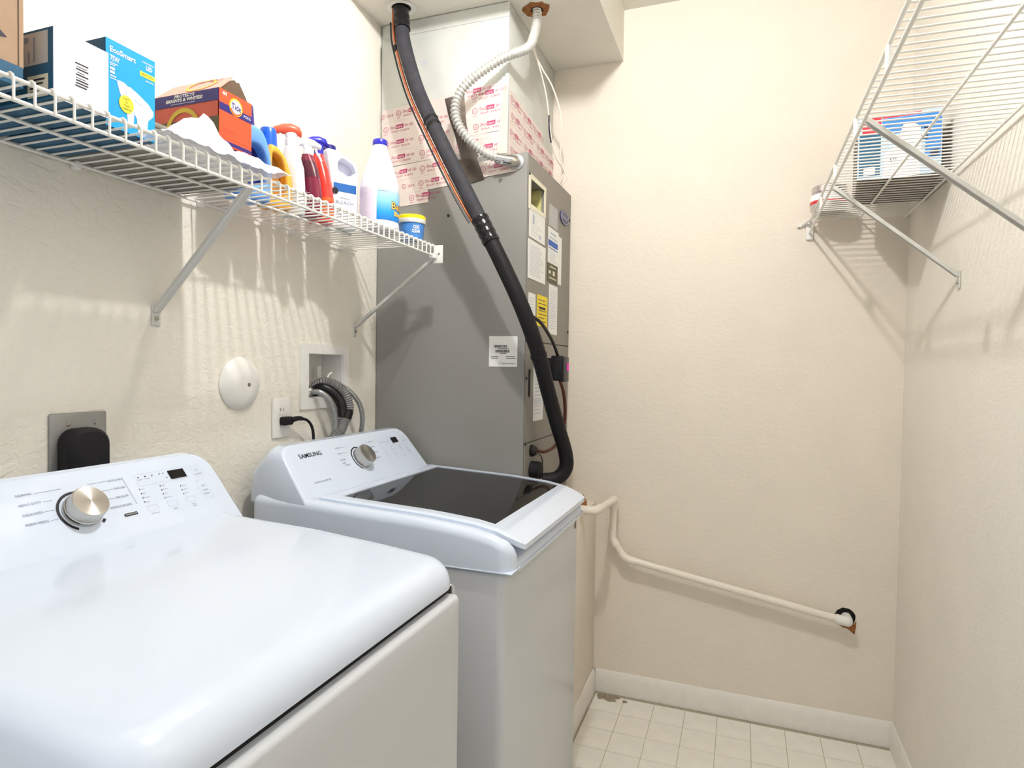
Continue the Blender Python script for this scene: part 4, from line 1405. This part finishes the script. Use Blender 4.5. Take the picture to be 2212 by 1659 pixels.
mk('bulb_outline', ellipse(FB, .062, .061, .0095, .0055, .0018, 20, ri=.88), 'bulb_print', bf)
ys_ = mk('yellow_seal', ellipse(FB, .0365, .0465, .0135, .0145, .0018, 24), 'print_yellow', bf)
t_ = nb()
for k, s in enumerate(('LASTS', '22', 'YEARS', 'GUARANTEED')):
    text(FB, s, .0365, .0535 - .0055 * k, .0030, None if k < 3 else .018, 'c', n=.0022, bm=t_)
mk('lettering', t_, 'print_dark', bf)

fc = thing('folded_cloth', 'folded grey cloth under the orange detergent box', 'cloth', (.10, .925, ZI))
for k in range(5):
    mk('fold', box(.006 + .004 * k, .200 - .004 * k, .838 + .002 * k, 1.110 - .002 * k, ZI + .0133 * k, ZI + .0133 * k + .0131, .005, 3), 'cloth', fc)

# detergent box, lid torn open
TX0, TX1, TY0, TY1, TH = .030, .208, 1.015, 1.106, .180
tb = thing('detergent_box', 'orange and navy detergent box with its lid torn open', 'box', (.12, 1.06, ZI + .0668))
tbm = nb()
zt_ = ZI + TH
box(TX0, TX1, TY0, TY0 + .002, ZI + .0668, zt_, bm=tbm)
box(TX0, TX1, TY1 - .002, TY1, ZI + .0668, zt_, bm=tbm)
box(TX0, TX0 + .002, TY0, TY1, ZI + .0668, zt_, bm=tbm)
box(TX1 - .002, TX1, TY0, TY1, ZI + .0668, zt_, bm=tbm)
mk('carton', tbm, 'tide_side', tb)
mk('base', box(TX0 + .001, TX1 - .001, TY0 + .001, TY1 - .001, ZI + .067, ZI + .070), 'tide_navy', tb)
lidb = loft([[(TX0, TY0, zt_), (TX0, TY0 + .003, zt_ - .001), (TX0 + .012, 1.058, zt_ + .037), (TX0 + .012, 1.055, zt_ + .039)],
             [(TX1, TY0, zt_), (TX1, TY0 + .003, zt_ - .001), (TX1 - .004, 1.058, zt_ + .037), (TX1 - .004, 1.055, zt_ + .039)]])
ld = mk('lid_flap', lidb, 'tide_lid', tb)
FLp = Fr((TX0, TY0, zt_), (1, 0, 0), (0, .040, .039))
mk('lid_print', ellipse(FLp, .110, .030, .040, .028, .0012, 28, ri=.78), 'tide_yellow', ld)
mk('lettering', text(FLp, 'Tide PODS', .120, .043, .010, .08, 'c', n=.0016, shear=.2), 'tide_navy', ld)
gp = [(.005, TH - .004), (.026, .204), (.038, .210), (.046, .214), (.053, .211), (.059, .214), (.076, .193), (.0895, TH - .006)]
gus = loft([[(TX1 - d_, TY0 + u_, ZI + v_) for u_, v_ in gp] for d_ in (.004, .006)])
mk('end_flap', gus, 'cardboard_dark', tb)
FTe = Fr((TX1, TY0, ZI), (0, 1, 0), (0, 0, 1))       # narrow end, 91 x 180
en = mk('end_panel', quad(FTe, .0003, .0907, .0670, TH, .0008, t=.0008), 'tide_orange', tb)
mk('navy_band', quad(FTe, .0006, .0904, .1365, .1520, .0012), 'tide_navy', en)
mk('navy_band', quad(FTe, .012, .0900, .0700, .0775, .0012), 'tide_navy', en)
mk('yellow_roundel', ellipse(FTe, .045, .155, .0185, .0185, .0016, 32), 'tide_yellow', en)
mk('white_roundel', ellipse(FTe, .045, .155, .0148, .0148, .0020, 32), 'print_white', en)
mk('orange_swirl', ellipse(FTe, .045, .155, .0168, .0168, .0022, 20, ri=.80, a0=200, a1=330), 'trigger_orange', en)
mk('brand_lettering', text(FTe, 'Tide', .045, .1490, .0125, .0265, 'c', n=.0026, bold=.00025), 'tide_navy', en)
mk('count_lettering', text(FTe, '44', .008, .1690, .0075, .012, n=.0014, bold=.0003), 'print_white', en)
mk('band_lettering', text(FTe, 'PODS', .077, .1425, .0055, .020, 'c', n=.0016), 'print_white', en)
t_ = nb()
for k in range(3):
    quad(FTe, .008, .046 - .008 * k, .100 - .005 * k, .1012 - .005 * k, .0013, bm=t_, t=.0002)
quad(FTe, .010, .080, .084, .0852, .0013, bm=t_, t=.0002)
mk('small_print', t_, 'tide_side', en)
FTs = Fr((TX0, TY0, ZI), (1, 0, 0), (0, 0, 1))       # long side, 178 x 180
mk('navy_band', quad(FTs, .0005, .1775, .1545, .1795, .0008, t=.0008), 'tide_navy', tb)
t_ = nb()
text(FTs, 'PROTECTS', .086, .1715, .0058, .056, 'c', n=.0014, bm=t_, shear=.2, bold=.0004)
text(FTs, 'BRIGHTS & WHITES!', .085, .1630, .0062, .102, 'c', n=.0014, bm=t_, shear=.2, bold=.0004)
quad(FTs, .048, .115, .1585, .1593, .0013, bm=t_, t=.0002)
mk('lettering', t_, 'paper', tb)
mk('yellow_arc', ellipse(FTs, .082, .100, .048, .049, .0012, 28, ri=.80, a0=-25, a1=205), 'tide_ring', tb)
mk('lower_band', quad(FTs, .0005, .1775, .0670, .1225, .0006, t=.0006), 'olive_paper', tb)

# clear plastic bag slumped over the lip
bagtab = interp([(.795, .004), (.809, .010), (.832, .030), (.857, .046), (.881, .060), (.905, .072), (.922, .073), (.932, .048), (.947, .038), (.970, .030), (1.000, .034), (1.034, .034), (1.075, .030), (1.100, .024), (1.118, .020)])
bagm = nb()
G = []
ny_ = 46
for i in range(ny_ + 1):
    y_ = .797 + (1.118 - .797) * i / ny_
    h_ = bagtab(y_)
    tail = max(0, (y_ - 1.03) / .09)
    row = []
    for j in range(19):
        u = j / 18
        x_ = .206 + .110 * u + .004 * u * math.sin(y_ * 90 + u * 5) + tail * .004
        arch = (u / .72) ** 1.6 if u < .72 else max(0, 1 - ((u - .72) / .28) ** 1.6)
        lift = tail * .016
        z_ = ZI + .002 + lift + (h_ - .002 - lift) * max(0, arch) + .0035 * math.sin(y_ * 140 + u * 9) * (h_ / .07) + random.uniform(-.0015, .0015)
        if y_ < .842:
            x_ = .250 + (x_ - .206) * .6
        row.append(bagm.verts.new((x_, y_, max(ZI + .0005, z_))))
    G.append(row)
for i in range(ny_):
    for j in range(18):
        bagm.faces.new([G[i][j], G[i + 1][j], G[i + 1][j + 1], G[i][j + 1]])
mk('plastic_bag', bagm, 'bag_film', base=(.30, .95, ZI), label='crumpled clear plastic bag slumped in front of the orange box', cat='bag', angle=60)


# --- jugs with a handle, broad side toward -y
def jug(t, prof, hole, c0, ang, thick, m, mr, bev=.010):
    """prof/hole in (x, z); solid between y0 and y1 with rounded rims, handle opening closed by a recessed web"""
    y0, y1 = 0.0, thick
    yc = thick / 2
    MJ = Matrix.Translation((c0[0], c0[1], ZI)) @ Matrix.Rotation(R_(ang), 4, 'Z')

    def smooth(P, n):
        Q = [Vector((p[0], 0, p[1])) for p in P]
        out = []
        k = len(Q)
        for i in range(k):
            a, b, cc, d = Q[i - 1], Q[i], Q[(i + 1) % k], Q[(i + 2) % k]
            for s in range(n):
                q = s / n
                v = .5 * ((2 * b) + (cc - a) * q + (2 * a - 5 * b + 4 * cc - d) * q * q + (3 * b - a - 3 * cc + d) * q ** 3)
                out.append((v.x, v.z))
        return out

    def inset(P, dd, sign):
        k = len(P)
        out = []
        for i in range(k):
            p = Vector(P[i])
            d = Vector(P[(i + 1) % k]) - Vector(P[i - 1])
            nn = Vector((-d.y, d.x)).normalized()
            out.append(p + nn * dd * sign)
        return [(q.x, q.y) for q in out]

    def area(P):
        return sum(P[i][0] * P[(i + 1) % len(P)][1] - P[(i + 1) % len(P)][0] * P[i][1] for i in range(len(P)))
    O, Hh = smooth(prof, 4), smooth(hole, 3)
    if area(O) < 0:
        O = O[::-1]
    if area(Hh) < 0:
        Hh = Hh[::-1]
    bm = nb()
    steps = [(bev, y0), (bev * .4, y0 + bev * .2), (bev * .08, y0 + bev * .6), (0, y0 + bev), (0, y1 - bev), (bev * .08, y1 - bev * .6), (bev * .4, y1 - bev * .2), (bev, y1)]
    ringsO = [[bm.verts.new((x, y, z)) for x, z in inset(O, d, 1)] for d, y in steps]
    ringsH = [[bm.verts.new((x, y, z)) for x, z in inset(Hh, d * .5, -1)] for d, y in steps]
    for Rg in (ringsO, ringsH):
        for A_, B_ in zip(Rg, Rg[1:]):
            k = len(A_)
            for j in range(k):
                bm.faces.new([A_[j], A_[(j + 1) % k], B_[(j + 1) % k], B_[j]])
    for ix in (0, -1):
        tmp = bmesh.new()
        mp = {}
        for lp in (ringsO[ix], ringsH[ix]):
            vv = []
            for v in lp:
                q = tmp.verts.new((v.co.x, v.co.z, 0))
                mp[q] = v
                vv.append(q)
            for i in range(len(vv)):
                tmp.edges.new((vv[i], vv[(i + 1) % len(vv)]))
        bmesh.ops.triangle_fill(tmp, use_beauty=True, use_dissolve=False, edges=list(tmp.edges))
        for f in tmp.faces:
            bm.faces.new([mp[v] for v in f.verts])
        tmp.free()
    bmesh.ops.transform(bm, matrix=MJ, verts=bm.verts)
    body = mk('jug_body', bm, m, t, angle=50)
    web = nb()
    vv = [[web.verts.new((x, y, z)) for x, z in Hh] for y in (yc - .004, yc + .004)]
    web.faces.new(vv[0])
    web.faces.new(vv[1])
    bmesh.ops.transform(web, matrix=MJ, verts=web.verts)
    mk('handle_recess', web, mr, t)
    return MJ


def cap(t, x, y, z0, z1, r0, r1, m, ribs=True, name='cap'):
    bm = lathe([(r0 * .98, 0), (r0, (z1 - z0) * .08), (r0 + (r1 - r0) * .6, (z1 - z0) * .6), (r1, (z1 - z0) * .92), (r1 * .92, z1 - z0), (0, z1 - z0)], (x, y, z0), 28)
    return mk(name, bm, m, t)


j1 = thing('detergent_jug', 'light blue detergent jug with a navy cap behind the orange box', 'jug', (.11, 1.20, ZI))
MJ = jug(j1, [(-.040, 0), (0, 0), (.036, 0), (.044, .02), (.046, .07), (.040, .118), (.025, .157), (.008, .170), (-.016, .172), (-.036, .160), (-.046, .12), (-.047, .05), (-.045, .015)],
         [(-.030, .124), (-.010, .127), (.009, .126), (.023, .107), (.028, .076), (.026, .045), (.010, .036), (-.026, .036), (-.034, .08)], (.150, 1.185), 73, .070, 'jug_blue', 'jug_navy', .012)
q_ = MJ @ Vector((-.012, .035, 0))
cap(j1, q_.x, q_.y, ZI + .168, ZI + .222, .0245, .0215, 'cap_navy')
j2 = thing('detergent_jug', 'amber yellow detergent jug with a bright blue cap', 'jug', (.11, 1.29, ZI))
MJ = jug(j2, [(-.026, 0), (0, 0), (.034, 0), (.040, .012), (.042, .04), (.039, .08), (.024, .122), (.006, .143), (-.010, .151), (-.024, .148), (-.030, .12), (-.031, .05), (-.030, .012)],
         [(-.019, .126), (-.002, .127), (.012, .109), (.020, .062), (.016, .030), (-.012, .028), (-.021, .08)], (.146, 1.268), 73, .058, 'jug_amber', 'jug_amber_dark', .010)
q_ = MJ @ Vector((-.013, .029, 0))
cap(j2, q_.x, q_.y, ZI + .146, ZI + .194, .0215, .0195, 'cap_blue')


def ring_e(cx, cy, z, ax, ay, n=24, p=2.6):
    out = []
    for j in range(n):
        a = 2 * math.pi * j / n
        c, s = math.cos(a), math.sin(a)
        out.append((cx + ax * math.copysign(abs(c) ** (2 / p), c), cy + ay * math.copysign(abs(s) ** (2 / p), s), z))
    return out


def trigger(t, x, y, z, m, mtop=None, L_=.075, up_=.030, nozzle=-1):
    """spray head: collar, sloping head with nozzle toward -y/+x, trigger lever"""
    d = Vector((.80, -.60 * -nozzle if False else -.6, 0)).normalized()
    return d


def spray_head(t, x, y, z, m, mtop, d, s=1.0):
    d = Vector(d).normalized()
    sd_ = Vector((-d.y, d.x, 0))
    c = Vector((x, y, z))
    mk('collar', lathe([(.0145 * s, 0), (.0145 * s, .014 * s), (.012 * s, .017 * s), (0, .017 * s)], c, 18), m, t)
    h = []
    for (a, b, wd, th) in ((-.026, .034, .009, .008), (-.020, .041, .012, .012), (.0, .043, .013, .015), (.020, .041, .012, .013), (.036, .036, .010, .010), (.044, .034, .008, .008)):
        cc = c + d * a * s + Vector((0, 0, b * s))
        h.append([cc + sd_ * wd * s * math.cos(2 * math.pi * j / 14) + Vector((0, 0, 1)) * th * s * math.sin(2 * math.pi * j / 14) for j in range(14)])
    mk('spray_head', loft(h), mtop or m, t)
    nk = []
    for (a, b, wa, ws) in ((0, .015, .012, .011), (0, .025, .014, .010), (-.002, .036, .020, .010)):
        cc = c + d * a * s + Vector((0, 0, b * s))
        nk.append([cc + sd_ * ws * s * math.cos(2 * math.pi * j / 12) + d * wa * s * math.sin(2 * math.pi * j / 12) for j in range(12)])
    mk('head_neck', loft(nk), m, t)
    lv = [c + d * .026 * s + Vector((0, 0, .032 * s)), c + d * .030 * s + Vector((0, 0, .016 * s)), c + d * .040 * s + Vector((0, 0, .0)), c + d * .046 * s + Vector((0, 0, -.012 * s))]
    mk('trigger_lever', tube(lv, .0042 * s, 8, 4), m, t)


def spray_bottle(t, cx, cy, prof, m, p=2.6):
    """prof: (z, half x, half y, dx)"""
    mk('bottle_body', loft([ring_e(cx + dx, cy, ZI + z, ax, ay, 28, p) for z, ax, ay, dx in prof]), m, t, angle=50)


LEFT_, RIGHT_ = (-.64, -.77, 0), (.64, .77, 0)
b1 = thing('spray_bottle', 'white spray bottle with an orange topped trigger', 'spray bottle', (.118, 1.350, ZI))
spray_bottle(b1, .118, 1.350, [(0, .033, .015, 0), (.003, .036, .017, 0), (.07, .036, .018, 0), (.12, .032, .0175, 0), (.15, .024, .016, -.003), (.172, .016, .0145, -.006), (.182, .013, .013, -.006)], 'bottle_white')
spray_head(b1, .112, 1.350, ZI + .181, 'bottle_clearwhite', 'trigger_orange', LEFT_, 1.0)
b2 = thing('spray_bottle', 'maroon red spray bottle with a white trigger', 'spray bottle', (.143, 1.390, ZI))
spray_bottle(b2, .143, 1.390, [(0, .031, .015, 0), (.003, .034, .0165, 0), (.065, .034, .0168, 0), (.105, .030, .0165, -.003), (.125, .027, .016, -.005), (.155, .018, .0145, -.009), (.168, .013, .013, -.010)], 'bottle_maroon')
mk('label', loft([ring_e(.143 + dx, 1.390, ZI + z, ax, ay, 28) for z, ax, ay, dx in ((.106, .0302, .0169, -.0032), (.125, .0275, .0165, -.0052), (.150, .0202, .0152, -.0084))], caps=False), 'label_maroon', b2)
FM = Fr((.143, 1.3725, ZI), (1, 0, 0), (0, 0, 1))
mk('label_lettering', text(rot(FM, .012, .020, 90), 'SHOUT', 0, 0, .010, None, n=.001), 'print_white', b2)
spray_head(b2, .133, 1.390, ZI + .167, 'bottle_white', None, RIGHT_, .80)
b3 = thing('spray_bottle', 'bright red spray bottle with a royal blue trigger', 'spray bottle', (.134, 1.446, ZI))
spray_bottle(b3, .134, 1.446, [(0, .034, .019, 0), (.003, .037, .022, 0), (.055, .038, .0225, 0), (.105, .033, .021, -.002), (.145, .025, .019, -.005), (.175, .016, .015, -.008), (.188, .0125, .0125, -.008)], 'bottle_red')
spray_head(b3, .126, 1.446, ZI + .187, 'cap_royal', None, LEFT_, .88)
FRd = Fr((.134, 1.4240, ZI), (1, 0, 0), (0, -.05, 1))
t_ = nb()
poly(FRd, [(-.010, .080), (.020, .077), (.022, .098), (.006, .114), (-.010, .098)], .0014, t_)
mk('label', t_, 'navy_print', b3)
mk('label_lettering', text(rot(FRd, .002, .118, 88), 'RESOLVE', 0, 0, .009, .045, n=.004), 'box_red', b3)
mk('label_lettering', text(FRd, 'GOLD', .006, .088, .006, .022, 'c', n=.0022), 'print_white', b3)
mk('label_base', loft([ring_e(.134 + dx, 1.446, ZI + z, ax, ay, 28) for z, ax, ay, dx in ((.010, .0374, .0224, 0), (.066, .0378, .0227, 0))], caps=False), 'bottle_orange', b3)

j3 = thing('bleach_jug', 'white bleach jug with a handle and blue label band', 'jug', (.14, 1.53, ZI))
MJ = jug(j3, [(-.036, 0), (0, 0), (.034, 0), (.040, .015), (.041, .07), (.041, .125), (.042, .150), (.040, .170), (.028, .190), (.004, .203), (-.014, .209), (-.018, .214), (-.052, .214), (-.053, .19), (-.046, .15), (-.042, .10), (-.040, .015)],
         [(-.016, .188), (.007, .190), (.028, .179), (.031, .163), (.016, .150), (-.006, .149), (-.019, .162)], (.166, 1.513), 58, .072, 'bottle_white', 'label_pale', .011)
q_ = MJ @ Vector((-.035, .036, 0))
cap(j3, q_.x, q_.y, ZI + .210, ZI + .231, .0205, .0195, 'cap_navy')
FJ = Fr(MJ @ Vector((0, 0, 0)), MJ.to_3x3() @ Vector((1, 0, 0)), (0, 0, 1))
mk('label_band', quad(FJ, -.034, .032, .100, .123, .0010, t=.001), 'band_blue', j3)
mk('label_badge', ellipse(FJ, -.030, .100, .009, .009, .0022, 20), 'print_black', j3)
t_ = nb()
text(FJ, 'BLEACH', -.002, .066, .0085, .052, 'c', n=.0012, bm=t_)
text(FJ, 'FRESH', -.002, .080, .005, .030, 'c', n=.0012, bm=t_)
ellipse(FJ, -.014, .045, .010, .010, .0012, 18, ri=.8, bm=t_)
mk('label_lettering', t_, 'print_grey', j3)

# round bleach bottle
bx_, by_, br_ = .234, 1.583, .0565
j4 = thing('bleach_bottle', 'round white bleach bottle with a small blue cap and cyan label', 'bottle', (bx_, by_, ZI))
mk('bottle_body', lathe([(br_ * .90, 0), (br_ * .99, .004), (br_, .010), (br_, .016), (br_ * .985, .020), (br_ * .985, .112), (br_, .117), (br_ * .985, .122), (br_ * .97, .130), (br_ * .88, .150), (br_ * .72, .180), (br_ * .54, .208), (br_ * .40, .232), (br_ * .345, .246), (0, .246)], (bx_, by_, ZI), 48), 'bottle_white', j4, angle=50)
mk('cap', lathe([(.0205, 0), (.0212, .002), (.0212, .014), (.0198, .016), (0, .016)], (bx_, by_, ZI + .245), 28), 'cap_royal', j4)
LR = br_ * .985
mk('ingredients_label', lathe([(LR + .0006, .022), (LR + .0006, .108)], (bx_, by_, ZI), 24, a0=-165, a1=-66), 'label_pale', j4)
lbl = mk('front_label', lathe([(LR + .0007, .024), (LR + .0007, .108)], (bx_, by_, ZI), 30, a0=-66, a1=75), 'label_fade', j4)


def on_cyl(r0, deg0):
    def f(a, b, dn=0.0):
        r = r0 + dn
        th = R_(deg0) + a / r
        return Vector((bx_ + r * math.cos(th), by_ + r * math.sin(th), ZI + b))
    return f


mk('brand_shadow', text(None, 'Basic', 0, .0575, .0195, .066, bold=.0022, fn=on_cyl(LR + .0012, -22)), 'navy_print', lbl)
mk('brand_lettering', text(None, 'Basic', 0, .0575, .0195, .066, bold=.0005, fn=on_cyl(LR + .0018, -22)), 'gold_print', lbl)
mk('brand_lettering', text(None, 'Bleach', 0, .0390, .0125, .050, bold=.0007, fn=on_cyl(LR + .0018, -12)), 'gold_print', lbl)
mk('label_rule', lathe([(LR + .0012, .1035), (LR + .0012, .1048)], (bx_, by_, ZI), 10, a0=-62, a1=-32), 'print_grey', lbl)
t_ = nb()
for k in range(12):
    text(None, 'directions for use', 0, .098 - .0062 * k, .0030, .036 - .004 * (k % 3), bm=t_, fn=on_cyl(LR + .0010, -128))
mk('label_print', t_, 'print_line', j4)

# stain remover tub
ux, uy = .262, 1.722
tub = thing('stain_remover_tub', 'small blue tub with a yellow and white lid', 'tub', (ux, uy, ZI))
mk('tub_body', lathe([(.034, 0), (.036, .004), (.0375, .030), (.040, .052), (0, .052)], (ux, uy, ZI), 32), 'tub_blue', tub)
mk('lid_rim', lathe([(.042, .0485), (.043, .050), (.043, .061), (.041, .062), (0, .062)], (ux, uy, ZI), 32), 'white_plastic', tub)
mk('lid', lathe([(.043, .061), (.043, .070), (.040, .073), (0, .074)], (ux, uy, ZI), 32), 'lid_yellow', tub)


def on_tub(r0, deg0):
    def f(a, b, dn=0.0):
        r = r0 + dn
        th = R_(deg0) + a / r
        return Vector((ux + r * math.cos(th), uy + r * math.sin(th), ZI + b))
    return f


mk('label_lettering', text(None, 'OXI', 0, .030, .0095, .019, bold=.0005, fn=on_tub(.0396, -54)), 'print_white', tub)
mk('label_lettering', text(None, 'CLEAN', 0, .018, .0095, .026, bold=.0005, fn=on_tub(.0388, -60)), 'print_white', tub)

# ---------------------------------------------------------------- things on the right shelf
ZJ = ZR + .0050
rb = thing('bulb_carton', 'red and blue retail carton on the right wire shelf', 'box', (1.63, 2.12, ZJ))
a_ = R_(-6)
O = Vector((1.520, 2.005, ZJ))
ex, ey = Vector((math.cos(a_), math.sin(a_), 0)), Vector((-math.sin(a_), math.cos(a_), 0))
wd_, dp_, ht_ = .198, .30, .172
bm = loft([[O, O + ex * wd_, O + ex * wd_ + ey * dp_, O + ey * dp_], [q + Vector((0, 0, ht_)) for q in (O, O + ex * wd_, O + ex * wd_ + ey * dp_, O + ey * dp_)]])
mk('carton', bm, 'cardboard_dark', rb)
FR_ = Fr(O, ex, (0, 0, 1))
mk('front_panel', quad(FR_, .0003, wd_ - .0003, .0003, ht_, .0007, t=.0007), 'box_sky', rb)
mk('teal_print', quad(FR_, .004, .056, .006, .125, .0010), 'box_teal', rb)
mk('red_print', quad(FR_, .010, .056, .126, .171, .0010), 'box_red', rb)
mk('red_print', quad(FR_, .058, .150, .163, .171, .0010), 'box_red', rb)
mk('blue_print', quad(FR_, .058, .196, .118, .162, .0010), 'box_blue2', rb)
mk('blue_print', quad(FR_, .160, .196, .040, .118, .0010), 'box_blue2', rb)
mk('bulb_picture', poly(FR_, [(.062, .0), (.150, .0), (.152, .085), (.148, .130), (.128, .146), (.108, .140), (.100, .110), (.086, .078), (.066, .070)], .0014), 'print_white', rb)
t_ = nb()
for k in range(3):
    quad(FR_, .172, .192, .046 + .007 * k, .050 + .007 * k, .0014, bm=t_, t=.0002)
quad(FR_, .156, .170, .122, .126, .0016, bm=t_, t=.0002)
for k in range(5):
    quad(FR_, .150, .166, .070 + .008 * k, .0725 + .008 * k, .0016, bm=t_, t=.0002)
text(FR_, '60', .086, .042, .012, .016, 'c', n=.0018, bm=t_)
mk('small_print', t_, 'print_dark', rb)
lb_ = mk('white_label', quad(FR_, .016, .044, .012, .034, .0014, t=.0004), 'print_white', rb)

tn = thing('glass_jar', 'small clear jar with a silver lid and red white label at the shelf edge', 'jar', (1.492, 2.378, ZJ))
tx_, ty_ = 1.492, 2.378
mk('jar_body', lathe([(.048, 0), (.056, .006), (.058, .014), (.058, .055), (.052, .064), (0, .064)], (tx_, ty_, ZJ), 32), 'tin_silver', tn)
mk('jar_label', lathe([(.0585, .030), (.0585, .056)], (tx_, ty_, ZJ), 32), 'print_white', tn)
mk('red_band', lathe([(.0589, .026), (.0589, .036)], (tx_, ty_, ZJ), 32), 'box_red', tn)
mk('jar_lid', lathe([(.052, .064), (.054, .066), (.054, .084), (.051, .087), (0, .087)], (tx_, ty_, ZJ), 32), 'tin_silver', tn)
